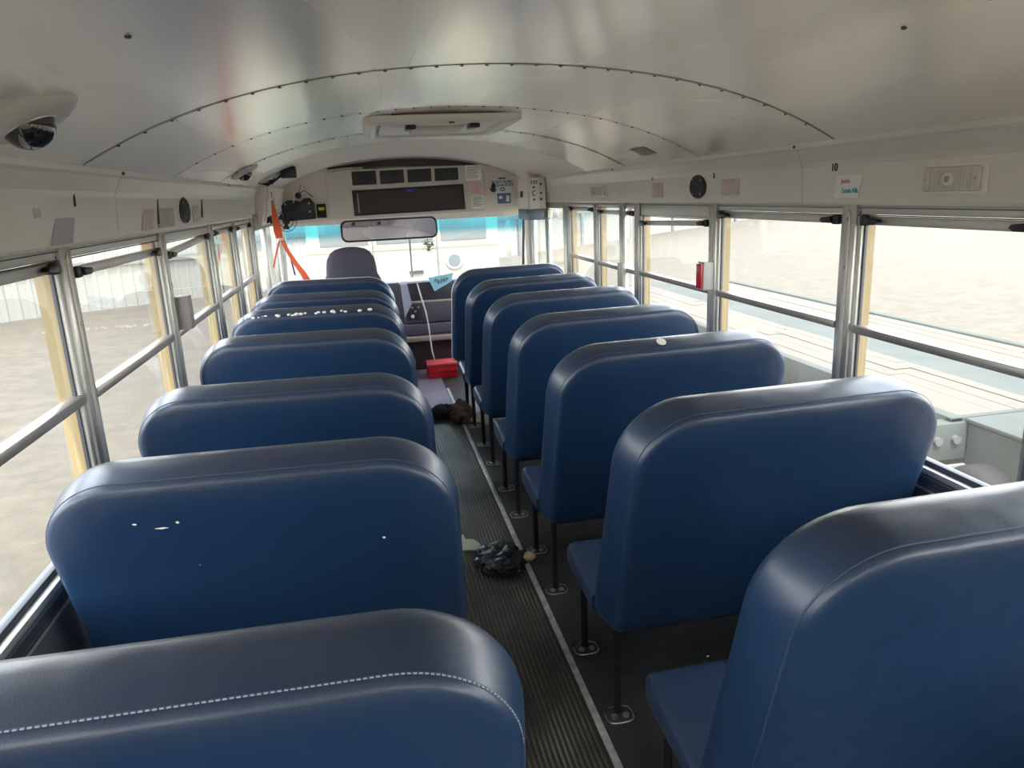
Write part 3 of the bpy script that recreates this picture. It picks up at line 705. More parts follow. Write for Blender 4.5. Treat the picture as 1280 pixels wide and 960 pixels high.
# header cover with vents, grille and notices
def hz(x, d): return min(cz(x)-.03, d)
t = thing('air_conditioner_cover', 'grey header cover with four square vents and a wide dark grille above the windshield', 'air conditioner', (0,YF,1.38))
YH = YF-.05
P = [(-.675,1.378),(.715,1.392)]+[(x, min(1.80, cz(x)-.045)) for x in [.73-1.41*i/16 for i in range(17)]]
MB().prism(P,1,YH,YF-.001).build('cover_panel','hdr',t,bevel=.008)
MB().prism([(-.66,1.825)]+[(x,cz(x)-.012) for x in [-.66+1.34*i/14 for i in range(15)]]+[(.68,1.80)],1,YF-.02,YF-.002).build('shadow_gap','seam',t)
MB().tube([(-.35,YF-.03,1.812),(0.05,YF-.03,1.83),(.10,YF-.03,1.84),(.2,YF-.03,1.835)],.008,6).build('hanging_latch','rivet',t)
for i in range(4):
    xa = -.455+i*.2435; 
    v = MB().prism([(xa,1.665+i*.003),(xa+.212,1.668+i*.003),(xa+.212,1.785-.0*i),(xa,1.782)],1,YH-.010,YH+.01).build('air_vent','vent',t,bevel=.006)
    sl = MB()
    for j in range(6): sl.box(xa+.01,xa+.20,YH-.013,YH-.009,1.683+j*.017,1.688+j*.017)
    sl.build('vent_slats','camdark',v)
g = MB().prism([(-.462,1.402),(.538,1.415),(.528,1.640),(-.466,1.622)],1,YH-.012,YH+.01).build('return_grille','camdark',t,bevel=.006)
MB().prism([(-.435,1.418),(.515,1.430),(.508,1.618),(-.440,1.602)],1,YH-.015,YH-.01).build('grille_mesh','grille',g)
sl = MB()
for j in range(46):
    x = -.43+j*.0203; sl.box(x,x+.006,YH-.019,YH-.015,1.422,1.605)
sl.build('grille_slats',mat('grille_slat',(.075,.058,.05),.5),g)
MB().tube([(-.418,YH-.02,1.43),(-.42,YH-.02,1.595)],.004,6).build('grille_edge_glint','aludull',g)
MB().prism([(.04+.035*math.cos(a),1.600+.012*math.sin(a)) for a in [2*PI*k/20 for k in range(20)]],1,YH-.022,YH-.016).build('oval_badge',mat('badge_blue',(.05,.08,.55),.3),g)
for (xa,xb,za,zb,m,lb) in ((.555,.70,1.665,1.800,'paper','white printed notice at the top right of the header cover'),
                          (.585,.715,1.535,1.655,mat('notice_pink',(.78,.62,.56),.8),'notice with red print below the top white notice on the header cover'),
                          (.595,.715,1.415,1.533,'paper','lowest white notice on the header cover beside the grille')):
    n = tag(MB().box(xa,xb,YH-.0035,YH-.0005,za,zb).build('printed_notice',m,None),lb,'notice','notices on the header cover'); recentre(n); WORLD[n.name]=Vector(n.location)
    ln = MB(); rr = random.Random(int(xa*1000+za*100))
    for j in range(7):
        z = zb-.018-j*(zb-za-.03)/7; ln.box(xa+.012,xb-.014-rr.random()*.04,YH-.0046,YH-.0036,z-.003,z+.002)
    ln.build('print_lines', 'inkred' if 'pink' in (m.name if not isinstance(m,str) else '') else mat('grey_print',(.35,.33,.32),.8), n)
# first-aid style kit with sign
t = thing('body_fluid_kit', 'white box on the header reading BODY FLUID CLEANUP KIT', 'kit', (.87,YF-.03,1.548))
MB().box(.79,.985,YF-.05,YF-.001,1.548,1.668).build('kit_box','paper',t,bevel=.006)
mt = facing((.888,YF-.052,1.642),(1,0,0),(0,0,1))
text_mb('BODY FLUID', .034, mt).build('sign_text','inkblue',t)
text_mb('CLEANUP KIT', .031, facing((.895,YF-.052,1.612),(1,0,0),(0,0,1))).build('sign_text','inkblue',t)
MB().tube([(.888+.020*math.cos(a),YF-.052,1.576+.013*math.sin(a)) for a in [2*PI*k/20 for k in range(20)]],.004,6,closed=True).build('sign_emblem','inkblue',t)
MB().box(.86,.92,YF-.052,YF-.03,1.668,1.679).build('kit_clasp','camdark',t)
t2 = thing('picture_card', 'blue and white printed picture card under the cleanup kit box', 'card', (.90,YF-.01,1.50))
MB().box(.845,.970,YF-.006,YF-.001,1.450,1.540).build('card_base',mat('card_blue',(.13,.20,.34),.5),t2)
MB().prism([(.875+.018*math.cos(a),1.505+.016*math.sin(a)) for a in [2*PI*k/16 for k in range(16)]],1,YF-.009,YF-.006).prism([(.925,1.465),(.955,1.465),(.96,1.515),(.93,1.525)],1,YF-.009,YF-.006).build('card_shapes','paper',t2)
t = thing('small_clip_fan', 'small black clip fan mounted beside the cleanup kit box', 'fan', (.80,YF-.08,1.60))
MB().ball((.80,YF-.085,1.61),.024,12,8).ball((.795,YF-.09,1.575),.028,12,8,(1,.6,.8)).build('fan_head','camdark',t,smooth=True)
MB().tube([(.80,YF-.07,1.60),(.82,YF-.055,1.58)],.007,6).build('fan_arm','camdark',t)
MB().tube([(.795+.035*math.cos(a),YF-.10,1.585+.035*math.sin(a)) for a in [2*PI*k/16 for k in range(16)]],.003,5,closed=True).build('fan_guard','aludull',t)
# switch cabinet right + grey housing
t = thing('control_cabinet', 'beige control cabinet with white label plate over a blue-grey housing above the entrance door', 'cabinet', (1.06,6.35,1.39))
MB().box(.955,1.10,6.10,6.50,1.40,1.655).build('cabinet_body','panel',t,bevel=.006)
MB().box(.951,.957,6.12,6.48,1.415,1.645).build('cabinet_door','dome',t,bevel=.003)
MB().box(.962,1.045,6.094,6.10,1.405,1.645).build('label_plate','paper',t,bevel=.001)
MB().box(1.01,1.09,6.49,6.949,1.42,1.50).build('mounting_arm','panel',t,bevel=.004)
ds = MB()
for dz_ in (.04,-.045): ds.prism([(1.0-.012,1.53+dz_),(1.0+.012,1.53+dz_),(1.0,1.53+dz_+(.018 if dz_>0 else -.018))],1,6.090,6.094)
ds.tube([(1.0+.012*math.cos(a),6.092,1.53+.02*math.sin(a)) for a in [.6+4.9*k/14 for k in range(15)]],.003,5)
for j in range(3):
    for z in (1.625,1.61): ds.box(.975+j*.022,.987+j*.022,6.090,6.094,z-.004,z+.004)
ds.build('label_marks','ink',t)
for z in (1.48,1.53,1.60): MB().cyl((1.06,6.10,z),(1.06,6.085,z),.008,8).build('cabinet_button','camdark',t)
MB().box(.938,.95,6.30,6.36,1.50,1.55).build('cabinet_latch','camdark',t)
MB().box(.95,1.128,6.08,6.52,1.315,1.401).build('grey_housing',mat('bluegrey_metal',(.16,.19,.24),.4,.3),t,bevel=.004)
MB().box(1.100,1.1385,6.04,6.08,1.325,1.395).build('side_bracket','panel',t,bevel=.003)
# electronics at the left of the header
t = thing('wiring_box', 'black electronics box with loose wires at the upper left of the windshield', 'electronics', (-.93,YF,1.38))
MB().prism([(-1.07,1.385),(-.80,1.395),(-.80,1.53),(-.83,1.575),(-.88,1.575),(-.915,1.545),(-.95,1.56),(-1.02,1.565),(-1.07,1.53)],1,YF-.10,YF-.001).build('box_body','vent',t,bevel=.008)
MB().ball((-.925,YF-.10,1.60),.028,12,8).build('wire_knot','camdark',t,smooth=True)
for k_, (a, b_) in enumerate((((-.93,1.61),(-.80,1.58)),((-.93,1.60),(-.97,1.54)),((-.92,1.61),(-.86,1.66)))):
    MB().tube([(a[0],YF-.11,a[1]),((a[0]+b_[0])/2,YF-.12,max(a[1],b_[1])+.03),(b_[0],YF-.105,b_[1])],.004,6).build('loose_wire',['camdark','paper','orange'][k_],t)
for x, z in ((-.84,1.53),(-.84,1.46),(-1.04,1.53)): MB().cyl((x,YF-.10,z),(x,YF-.106,z),.008,8).build('screw','aludull',t)
t = thing('switch_plate', 'small black plate with a yellow label beside the header cover', 'switch', (-.74,YF,1.41))
MB().box(-.785,-.705,YF-.02,YF-.001,1.40,1.52).build('plate','ink',t,bevel=.003)
MB().box(-.770,-.720,YF-.023,YF-.019,1.465,1.492).build('yellow_label','warn',t)
# fan at driver window
def fan(x,y,z,r,label,m):
    t = thing('dash_fan', label, 'fan', (x,y,z-r), 'round cage fans')
    cg = MB()
    for q in (1.,.66,.33): cg.tube([(x+r*q*math.cos(a),y-.02*(1-q),z+r*q*math.sin(a)) for a in [2*PI*k/24 for k in range(24)]],.0028,5,closed=True)
    for k in range(10):
        a = 2*PI*k/10; cg.tube([(x,y-.02,z),(x+r*math.cos(a),y,z+r*math.sin(a))],.002,4)
    cg.build('fan_cage',m,t)
    for k in range(3):
        a = 2*PI*k/3+.4
        MB().add([(x+r*.15*math.cos(a-.5),y+.012,z+r*.15*math.sin(a-.5)),(x+r*.85*math.cos(a-.38),y+.004,z+r*.85*math.sin(a-.38)),(x+r*.85*math.cos(a+.38),y+.03,z+r*.85*math.sin(a+.38)),(x+r*.15*math.cos(a+.5),y+.02,z+r*.15*math.sin(a+.5))],[(0,1,2,3)]).build('fan_blade','camdark',t,thick=.002)
    MB().cyl((x,y,z),(x,y+.07,z),r*.3,14).build('motor','camdark',t,smooth=True)
    return t
t = fan(-1.02,6.55,1.395,.085,'dark round cage fan at the upper left beside the orange strap','camdark')
MB().tube([(-1.02,6.62,1.395),(-1.04,6.66,1.46),(-1.05,6.70,1.52)],.012,8).build('fan_arm','camdark',t)
t = fan(.165,6.72,1.115,.060,'chrome cage fan hanging under the rear-view mirror','aludull')
MB().tube([(.165,6.78,1.115),(.165,6.86,1.20),(.15,6.93,1.34)],.008,8).build('fan_arm','aludull',t)
t = thing('window_knob','black round knob on the wall above the driver window','knob',(-1.09,5.9,1.40))
MB().cyl((-1.105,5.9,1.425),(-1.07,5.9,1.425),.03,14,r2=.02).cyl((-1.07,5.9,1.425),(-1.055,5.9,1.425),.032,14).build('knob_body','camdark',t,bevel=.003)
# orange strap
t = thing('orange_strap','orange-red webbing strap hanging in the upper left corner and splitting into two tails','strap',(-.99,5.45,1.0))
def band(pts, w, name, m=None):
    mb = MB(); n = len(pts)
    vs = []
    for i, (p, ww) in enumerate(zip(pts, w)):
        vs += [(p[0]-ww,p[1],p[2]),(p[0]+ww,p[1],p[2])]
    mb.add(vs, [(2*i,2*i+1,2*i+3,2*i+2) for i in range(n-1)])
    return mb.build(name, m or 'orange', t, thick=.004)
MB().tube([(-.985,5.42,1.62),(-.985,5.42,1.58)],.004,6).build('hanging_cord','orange',t)
MB().tube([(-.985,5.42,1.585),(-.975,5.42,1.572),(-.975,5.42,1.545),(-.985,5.42,1.54)],.005,6).build('metal_hook','aludull',t)
band([(-.985,5.43,1.56),(-.984,5.45,1.46),(-.980,5.48,1.36),(-.975,5.50,1.30)],[.008,.018,.028,.022],'upper_band')
band([(-.965,5.50,1.30),(-.93,5.50,1.21),(-.885,5.50,1.12),(-.845,5.50,1.055),(-.82,5.50,1.00)],[.014,.014,.018,.022,.024],'right_tail')
MB().tube([(-.975,5.50,1.30),(-.995,5.50,1.24),(-1.02,5.50,1.17),(-1.04,5.50,1.10)],.007,6).build('left_tail','orange',t,smooth=True)
MB().box(-.985,-.94,5.488,5.505,1.285,1.305).build('strap_buckle','aludull',t,bevel=.003)
MB().tube([(-.95,5.51,1.30),(-.92,5.51,1.18),(-.90,5.51,1.04)],.006,6).build('dark_cord','camdark',t)
# driver handrail poles near strap
t = thing('driver_pole','slim metal pole at the left front corner behind the driver window','pole',(-1.02,5.9,0))
MB().cyl((-1.03,5.95,0),(-1.03,5.95,1.50),.016,14).build('pole_shaft','aludull',t,smooth=True)
# grab pole at door
t = thing('door_grab_rail','thin black upright rail between windshield and entrance door','rail',(1.06,6.78,0))
MB().tube([(1.02,6.80,.10),(1.03,6.80,.8),(1.055,6.80,1.335)],.012,10).build('rail_tube','black',t,smooth=True)
# mirror
t = thing('rear_view_mirror','wide black-framed rear-view mirror above the windshield centre','mirror',(-.185,6.15,1.300))
t.rotation_euler = (math.radians(-6.2), 0, math.radians(4))
def rr2(w,h,r): return [(x,z) for x,z in rrect(-w/2,w/2,-h/2,h/2,r)]
MB().prism(rr2(.775,.172,.05),1,0,.025).build('mirror_frame','black',t,bevel=.005,local=True)
MB().prism(rr2(.745,.146,.042),1,-.004,.004).build('mirror_face','mirror',t,local=True)
MB().tube([(0.05,.02,.02),(.05,.30,.03),(.05,.70,.10)],.010,8).build('mirror_arm','black',t,smooth=True,local=True)
# ------------------------------------------------------------------ driver seat
t = thing('driver_chair','grey-purple high-backed driver seat with rounded headrest','seat',(-.515,6.15,0))
def loft(secs, n=24, pw_=2.6):
    vs = []
    for (cx_,cy_,z,a,b_) in secs:
        for i in range(n):
            th = 2*PI*i/n; c_, s_ = math.cos(th), math.sin(th)
            vs.append((cx_+a*math.copysign(abs(c_)**(2/pw_),c_), cy_+b_*math.copysign(abs(s_)**(2/pw_),s_), z))
    m_ = len(secs)
    fs = [(j*n+i,j*n+(i+1)%n,(j+1)*n+(i+1)%n,(j+1)*n+i) for j in range(m_-1) for i in range(n)]+[tuple(range(n)),tuple((m_-1)*n+i for i in range(n))]
    return MB().add(vs, fs)
x = -.515
loft([(x,6.13,.45,.20,.05),(x,6.12,.55,.24,.065),(x,6.10,.80,.25,.07),(x,6.08,.92,.225,.065),(x,6.07,.97,.200,.06),(x,6.07,1.03,.196,.058),(x,6.065,1.09,.185,.056),(x,6.06,1.14,.155,.05),(x,6.06,1.168,.115,.042),(x,6.06,1.18,.06,.03),(x,6.06,1.183,.02,.012)]).build('backrest','fabric',t,smooth=True)
loft([(x,6.36,.38,.24,.24),(x,6.36,.41,.26,.26),(x,6.36,.47,.26,.26),(x,6.36,.50,.23,.23)]).build('seat_cushion','fabric',t,smooth=True)
loft([(x,6.34,.0,.17,.17),(x,6.34,.04,.15,.15),(x,6.34,.30,.12,.12),(x,6.34,.385,.18,.18)]).build('pedestal','black',t,smooth=True)
# ------------------------------------------------------------------ dashboard and engine cover
t = thing('dashboard','grey dashboard with switch panels below the windshield','dashboard',(.1,6.8,.28))
MB().box(-1.05,.55,6.78,6.99,.34,.80).build('dash_body','dash',t,bevel=.01)
MB().box(-.13,.42,6.70,6.99,.795,.815).build('dash_top_board',mat('white_board',(.72,.70,.74),.5),t,bevel=.004)
MB().box(-.10,.40,6.70,6.80,.635,.79).build('upper_panel','dashdark',t,bevel=.006)
MB().box(-.06,.42,6.66,6.80,.620,.635).build('shelf_edge','beige',t,bevel=.003)
MB().box(-.10,.42,6.66,6.80,.44,.62).build('lower_panel','dash',t,bevel=.008)
MB().box(-.12,.42,6.62,6.80,.335,.43).build('foot_panel',mat('dash_violet',(.12,.11,.16),.5),t,bevel=.01)
sp_ = MB().box(-.08,.06,6.650,6.665,.47,.61).build('switch_panel','dashdark',t,bevel=.004)
for i in range(3):
    for j in range(2): MB().box(-.04+i*.028,-.022+i*.028,6.640,6.652,.575-.035*j,.592-.035*j).build('rocker_switch','camdark' if (i+j)%2 else 'greyplastic',sp_,bevel=.002)
MB().cyl((-.03,6.65,.505),(-.03,6.635,.505),.016,12).build('white_knob','paper',sp_)
MB().prism([(-.12,.80),(-.06,.80),(-.03,.62),(-.10,.50)],1,6.64,6.66).build('pale_panel_edge',mat('pale_lilac',(.42,.44,.58),.5),t)
t = thing('engine_cover','dark maroon engine cover box at the front of the aisle with beige top edge','engine cover',(.15,6.85,0))
MB().box(-.20,.62,6.68,6.98,0,.28).build('cover_body','doghouse',t,bevel=.015)
MB().box(-.21,.60,6.60,6.98,.275,.325).build('cover_top_trim','beige',t,bevel=.012)
MB().tube([(-.10,6.675,.12),(-.04,6.67,.12),(-.04,6.67,.04)],.004,6).build('wire_clip','aludull',t)
# paper on dash
t = MB().prism([(.13,.84),(.36,.87),(.34,.795),(.18,.715)],1,6.655,6.66).build('blue_note','cyanpaper',None); tag(recentre(t),'pale blue paper note with black handwriting on the dashboard','note'); WORLD[t.name]=Vector(t.location)
wr = MB()
for i,(a,z) in enumerate(((.19,.812),(.215,.80),(.245,.808),(.27,.812),(.295,.818))):
    wr.tube([(a,6.653,z-.02),(a+.004,6.653,z+.016),(a+.016,6.653,z+.012),(a+.004,6.653,z),(a+.018,6.653,z-.016 if i%2 else z+.002)],.0022,4)
wr.build('handwriting','ink',t)
# white cable
t = MB().tube([(.03,6.64,.80),(.05,6.62,.70),(.085,6.60,.55),(.10,6.58,.42),(.105,6.57,.33),(.11,6.52,.20),(.13,6.50,.10),(.15,6.49,.012)],.0065,8).build('white_cable','cable',None,smooth=True); tag(recentre(t),'thin white cable running down from the dashboard to the floor','cable')
# red box
t = thing('red_box','bright red plastic box on the floor at the front of the aisle','box',(.17,6.3,0))
MB().box(.045,.300,6.28,6.46,0,.112).build('box_body','red',t,bevel=.008)
MB().box(.037,.308,6.272,6.468,.112,.135).build('box_lid',mat('red_lid',(.90,.12,.13),.4),t,bevel=.006)
MB().box(.045,.300,6.274,6.281,.058,.066).build('box_rib',mat('dark_red',(.55,.01,.02),.4),t)
# bags on the floor
def lump(c, r, name, m, label, cat, seed, sc=(1,1,1), amp=.25, n=40, k=26, flat=0.):
    rnd = random.Random(seed); import mathutils
    mb = MB(); vs = []
    for j in range(k+1):
        th = PI*j/k
        for i in range(n):
            ph = 2*PI*i/n; d = Vector((math.sin(th)*math.cos(ph), math.sin(th)*math.sin(ph), math.cos(th)))
            q = 1+amp*mathutils.noise.noise(d*2.3+Vector((seed,0,0)))+amp*.55*mathutils.noise.noise(d*6+Vector((0,seed,0)))+amp*.12*mathutils.noise.noise(d*14+Vector((0,0,seed)))
            p = Vector((d.x*sc[0], d.y*sc[1], d.z*sc[2]))*r*q
            vs.append((c[0]+p.x, c[1]+p.y, max(.0085 if flat else .001, c[2]+p.z)))
    mb.add(vs, [(j*n+i,(j+1)*n+i,(j+1)*n+(i+1)%n,j*n+(i+1)%n) for j in range(k) for i in range(n)])
    o = mb.build(name, m, None, smooth=1); tag(recentre(o), label, cat); return o
lump((.066,2.87,.012),.122,'plastic_bag','bag','crumpled shiny black plastic bag on the ribbed aisle floor','bag',3,(.82,1.2,.17),.34,90,60,1)
lump((.186,2.83,.026),.023,'bread_piece','bread','small toasted bread piece on the aisle strip beside the black plastic bag','bread',5,(1.1,.9,.8),.3,20,14,1)
t = MB().prism([(-.09,3.0),(-.02,2.98),(.005,3.03),(-.02,3.09),(-.055,3.10),(-.06,3.15),(-.10,3.13)],2,.006,.012).build('paper_scrap',mat('pale_green_paper',(.60,.62,.48),.8),None,bevel=.001); tag(recentre(t),'pale torn paper scrap on the aisle floor beside the black plastic bag','paper')
lump((.165,4.93,.07),.085,'backpack','brownbag','brown canvas bag lying at the aisle edge further forward','bag',9,(.85,1.1,1.),.35,40,26,1)
lump((.05,5.12,.03),.12,'dark_jacket','darkcloth','dark cloth heap on the aisle floor left of the brown bag','jacket',11,(1.0,.8,.45),.3,40,26,1)
t = MB().prism([(.270+.060*math.cos(a),4.99+.11*math.sin(a)) for a in [2*PI*k/24 for k in range(24)]],2,.002,.010).build('paper_plate',mat('plate',(.75,.66,.58),.7),None,bevel=.002); tag(recentre(t),'flat pale disc on the floor under the right-hand seats by the brown bag','plate')
sp_ = MB()
for x,y in ((.56,1.98),(.62,2.02),(.52,1.90),(.60,1.93)): sp_.ball((x,y,.003),.004,8,5,(1.3,.8,.6))
tag(recentre(sp_.build('floor_crumbs','paper',None,smooth=True)),'tiny white crumbs on the dark floor under the right-hand seats','crumbs',kind='stuff')
# ------------------------------------------------------------------ outside
G = -1.0
gp = MB().grid(lambda u,v: (-70+140*u, -40+140*v, G), 2, 2).build('ground','gravel',None); gp['kind']='structure'
def cfence(name, A, B, h, label, rails=(1.1,2.5), posts=3.0, gap=(.0)):
    A = Vector((A[0],A[1])); B = Vector((B[0],B[1])); d = B-A; L = d.length; d.normalize(); n = Vector((-d.y,d.x))
    if n.dot(-A) < 0: n = -n
    t = thing(name, label, 'fence', (A.x,A.y,G))
    k = int(L/.30); vs = []
    for i in range(k):
        for u, o in ((0,0),(.04,.03),(.10,.03),(.14,0)):
            p = A+d*(i*.30+u)+n*o; vs.append((p.x,p.y))
    m_ = len(vs)
    MB().add([(p[0],p[1],G+.02) for p in vs]+[(p[0],p[1],G+h) for p in vs],[(i,i+1,m_+i+1,m_+i) for i in range(m_-1)]).build('corrugated_sheet','fence',t)
    for z in rails:
        P_ = [A+n*.06, B+n*.06, B+n*.12, A+n*.12]
        MB().prism([(p.x,p.y) for p in P_],2,G+z,G+z+.14).build('rail','rail',t)
    q = .5
    while q < L:
        c_ = A+d*q+n*.10
        MB().box(c_.x-.06,c_.x+.06,c_.y-.06,c_.y+.06,G,G+h).build('post','rail',t)
        q += posts
    return t
cfence('corrugated_fence',(-24,10.8),(-5.0,22.9),4.2,'white corrugated steel fence along the far side of the left gravel yard',rails=(1.15,3.2),posts=5.2)
cfence('corrugated_fence',(5.5,30.6),(40,62),3.6,'white corrugated steel fence far behind the right gravel yard',rails=(1.5,),posts=5.)
cfence('corrugated_fence',(-5.0,22.9),(5.5,30.6),4.2,'white corrugated fence beyond the parked bus ahead',rails=(1.5,),posts=5.)
# concrete block outside left
t = thing('concrete_block','pale stepped concrete block on the gravel outside the nearest left window','block',(-3.4,3.2,G))
MB().box(-3.9,-3.05,2.55,3.35,G,G+.16).build('lower_step','concrete',t,bevel=.02)
MB().box(-3.95,-3.25,2.75,3.45,G+.16,G+.62).build('upper_block','concrete',t,bevel=.02)
# ------------------------------------------------------------------ flatbed trailer
DZ = -.20
t = thing('flatbed_trailer','flatbed trailer with weathered plank deck parked outside the right windows','trailer',(5.2,8,G))
TL, TR, TY0, TY1 = 3.68, 6.15, 4.45, 13.0
dk = MB(); y = TY0+.03
rr = random.Random(2)
def planks(x0, x1, ya, yb, name):
    k_ = MB(); x = x0
    while x < x1-.05:
        yy = ya+rr.random()*.5
        k_.box(x, min(x+.172,x1), ya, yy+1.2, DZ-.045, DZ+rr.uniform(-.004,.004))
        y_ = yy+1.206
        while y_ < yb:
            e = min(yb, y_+rr.uniform(1.6,2.6)); k_.box(x, min(x+.172,x1), y_, e, DZ-.045, DZ+rr.uniform(-.004,.004)); y_ = e+.006
        x += .178
    k_.build(name,'wood',t)
planks(TL+.10, 4.62, TY0+.06, TY1, 'plank_deck')
MB().box(4.62,5.30,TY0+.06,TY1,DZ-.05,DZ-.002).build('steel_deck_plate','steelpale',t)
planks(5.30, TR-.10, TY0+.06, TY1, 'plank_deck')
MB().box(TL,TL+.10,TY0,TY1,DZ-.26,DZ+.012).box(TR-.1,TR,TY0,TY1,DZ-.26,DZ+.012).box(TL,TR,TY0,TY0+.06,DZ-.26,DZ+.008).build('side_rail','steelpale',t,bevel=.006)
for k_ in range(8):
    MB().box(TL+.05,TR-.05,TY0+.8+k_*1.05,TY0+.88+k_*1.05,DZ-.2,DZ-.05).build('cross_member','steelgrey',t)
fb = MB().box(3.80,4.75,3.86,4.42,DZ-.46,DZ-.02).build('toolbox','steelgrey',t,bevel=.012)
MB().box(3.78,4.77,3.84,4.43,DZ-.02,DZ+.01).build('toolbox_lid','steelpale',fb,bevel=.006)
MB().box(3.90,4.6,3.852,3.86,DZ-.08,DZ-.065).build('lid_groove','rivet',fb)
MB().prism([(3.86,DZ-.40),(3.98,DZ-.40),(3.92,DZ-.28)],1,3.852,3.86).build('warning_triangle','warn',fb)
MB().box(3.912,3.926,3.848,3.852,DZ-.37,DZ-.315).build('triangle_mark','ink',fb)
MB().box(3.792,3.80,3.95,4.3,DZ-.42,DZ-.05).build('end_plate','steelpale',fb)
lb = MB().box(3.45,3.80,4.42,4.55,DZ-.30,DZ-.02).build('lamp_bracket','steelpale',t,bevel=.008)
MB().cyl((3.55,4.42,DZ-.14),(3.55,4.39,DZ-.14),.032,16).cyl((3.70,4.42,DZ-.14),(3.70,4.39,DZ-.14),.032,16).build('round_lamps','lampgrey',lb)
MB().box(3.46,3.80,4.40,4.43,DZ-.42,DZ-.34).build('bumper_bar','ringwhite',t)
MB().box(3.60,3.66,4.38,4.42,DZ-.44,DZ-.38).build('amber_marker','warn',t)
for (wx,wy) in ((3.98,5.25),(3.98,6.2),(3.72,4.16),(TR-.35,5.25),(TR-.35,6.2)):
    Q = .68 if wy < 5 else .85
    w_ = MB(); P_ = []
    for (rr_, xx) in ((.20,-.11),(.33,-.12),(.39,-.08),(.40,0),(.39,.08),(.33,.12),(.20,.11)): P_.append((rr_*Q,xx))
    n_ = 32; vs = [(wx+xx,wy+rr_*math.cos(2*PI*i/n_),G+.40*Q+rr_*math.sin(2*PI*i/n_)) for rr_,xx in P_ for i in range(n_)]
    m_ = len(P_)
    w_.add(vs,[(j*n_+i,j*n_+(i+1)%n_,(j+1)*n_+(i+1)%n_,(j+1)*n_+i) for j in range(m_-1) for i in range(n_)])
    wo = w_.build('wheel','tyre',t,smooth=1)
    MB().cyl((wx-.09,wy,G+.40*Q),(wx+.09,wy,G+.40*Q),.205*Q,24).cyl((wx-.13,wy,G+.40*Q),(wx-.09,wy,G+.40*Q),.07*Q,12).build('hub','hub',wo,bevel=.006)
MB().tube([(4.0,3.9,G+.28),(4.2,3.5,G+.22),(4.6,3.3,G+.3),(4.8,3.4,G+.12)],.03,8).build('air_hose','hub',t,smooth=True)
# ------------------------------------------------------------------ bus parked ahead (its rear)
t = thing('parked_school_bus','pale yellow school bus seen from behind through the windshield','bus',(.10,9.6,G))
bx, by, bw = .10, 9.7, 1.22
P_ = [(bx-bw,G+.55),(bx+bw,G+.55),(bx+bw,1.35)]+[(bx+bw*math.cos(a), 1.35+.40*math.sin(a)) for a in [PI*k/16 for k in range(1,16)]]+[(bx-bw,1.35)]
MB().prism(P_,1,by,by+9).build('bus_body','busyellow',t,bevel=.03)
for a, b_ in ((-1.06,-.46),(-.36,.36),(.46,1.06)):
    MB().prism([(bx+a,.98),(bx+b_,.98),(bx+b_,1.36),(bx+a,1.36)],1,by-.012,by+.01).build('rear_window','busgrey',t,bevel=.01)
MB().box(bx-.42,bx-.40,by-.015,by,G+.6,1.45).box(bx+.40,bx+.42,by-.015,by,G+.6,1.45).build('door_edge','rail',t)
MB().box(bx+.03,bx+.21,by-.03,by,.585,.625).build('door_handle','camdark',t)
for sx in (-.62,.62):
    for z, r in ((.73,.115),):
        l_ = MB().cyl((bx+sx,by-.03,z),(bx+sx,by,z),r,28).build('tail_lamp','ringwhite',t,bevel=.005)
        MB().cyl((bx+sx,by-.036,z),(bx+sx,by-.03,z),r*.7,28).build('lamp_lens','lampgrey',l_)
MB().box(bx-1.2,bx+1.2,by-.14,by,G+.45,G+.70).build('bumper','camdark',t,bevel=.02)
for sx in (-.95,.95): MB().cyl((bx+sx-.13,by+2.2,G+.45),(bx+sx+.13,by+2.2,G+.45),.45,28).build('wheel','tyre',t,bevel=.02)
for z in (.30,.45,.90): MB().box(bx-1.22,bx+1.22,by-.01,by,z,z+.03).build('rub_rail',mat('rail_pale',(.24,.20,.14),.4),t)
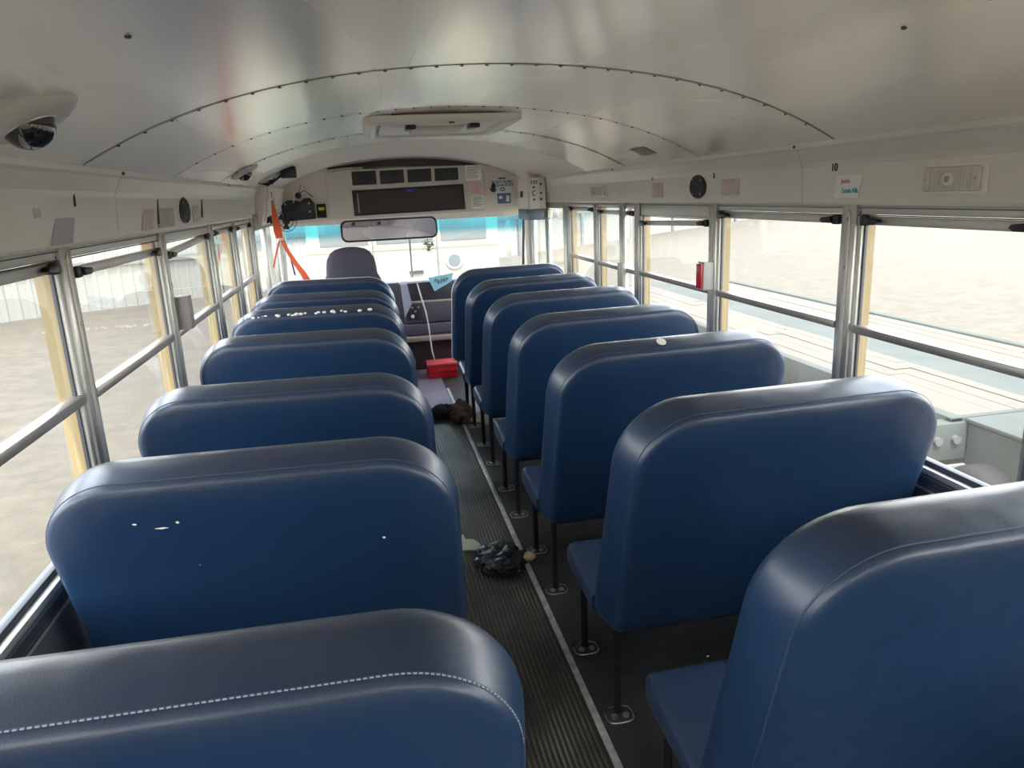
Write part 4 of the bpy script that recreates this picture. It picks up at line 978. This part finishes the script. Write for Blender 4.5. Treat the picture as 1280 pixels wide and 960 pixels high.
# ------------------------------------------------------------------ light
sc = bpy.context.scene
w = bpy.data.worlds.new('sky'); sc.world = w; w.use_nodes = True; nt = w.node_tree
bg = nt.nodes['Background']; bg.inputs['Strength'].default_value = 1.0
tc = nt.nodes.new('ShaderNodeTexCoord'); sp = nt.nodes.new('ShaderNodeSeparateXYZ'); r = nt.nodes.new('ShaderNodeValToRGB')
nt.links.new(tc.outputs['Generated'], sp.inputs[0]); nt.links.new(sp.outputs[2], r.inputs[0]); nt.links.new(r.outputs[0], bg.inputs['Color'])
r.color_ramp.elements[0].position = 0.; r.color_ramp.elements[0].color = (1.0,.97,.91,1)
r.color_ramp.elements[1].position = .6; r.color_ramp.elements[1].color = (.80,.88,1.0,1)
bg.inputs['Strength'].default_value = 4.5
sun = bpy.data.lights.new('sun','SUN'); sun.energy = 4.5; sun.angle = .02; sun.color = (1,.95,.86)
so = bpy.data.objects.new('sun', sun); COL.objects.link(so); so.location = (0,-5,12)
so.rotation_euler = Vector((.10,.62,-1)).normalized().to_track_quat('-Z','Y').to_euler()
# ------------------------------------------------------------------ camera
fpx, camx, camz, yaw, pitch, roll = 923.6558, -.3783, 1.5341, .1824, .2519, -.0455
import os
f_ = Vector((math.sin(yaw)*math.cos(pitch), math.cos(yaw)*math.cos(pitch), -math.sin(pitch)))
r_ = Vector((math.cos(yaw), -math.sin(yaw), 0)); u_ = r_.cross(f_)
r2 = r_*math.cos(roll)+u_*math.sin(roll); u2 = -r_*math.sin(roll)+u_*math.cos(roll)
cam = bpy.data.cameras.new('camera'); co = bpy.data.objects.new('camera', cam); COL.objects.link(co)
mx = Matrix((r2, u2, -f_)).transposed().to_4x4(); mx.translation = Vector((camx, 0, camz)); co.matrix_world = mx
cam.sensor_width = 36; cam.lens = fpx/1280*36; cam.clip_start = .02; cam.clip_end = 400
sc.camera = co
sc.view_settings.view_transform = 'Standard'; sc.view_settings.look = 'None'; sc.view_settings.gamma = 1; sc.view_settings.use_curve_mapping = False
sc.view_settings.exposure = 1.0
sc.cycles.use_denoising = True; sc.cycles.max_bounces = 10; sc.cycles.diffuse_bounces = 6; sc.cycles.transparent_max_bounces = 24
sc.cycles.sample_clamp_indirect = 6
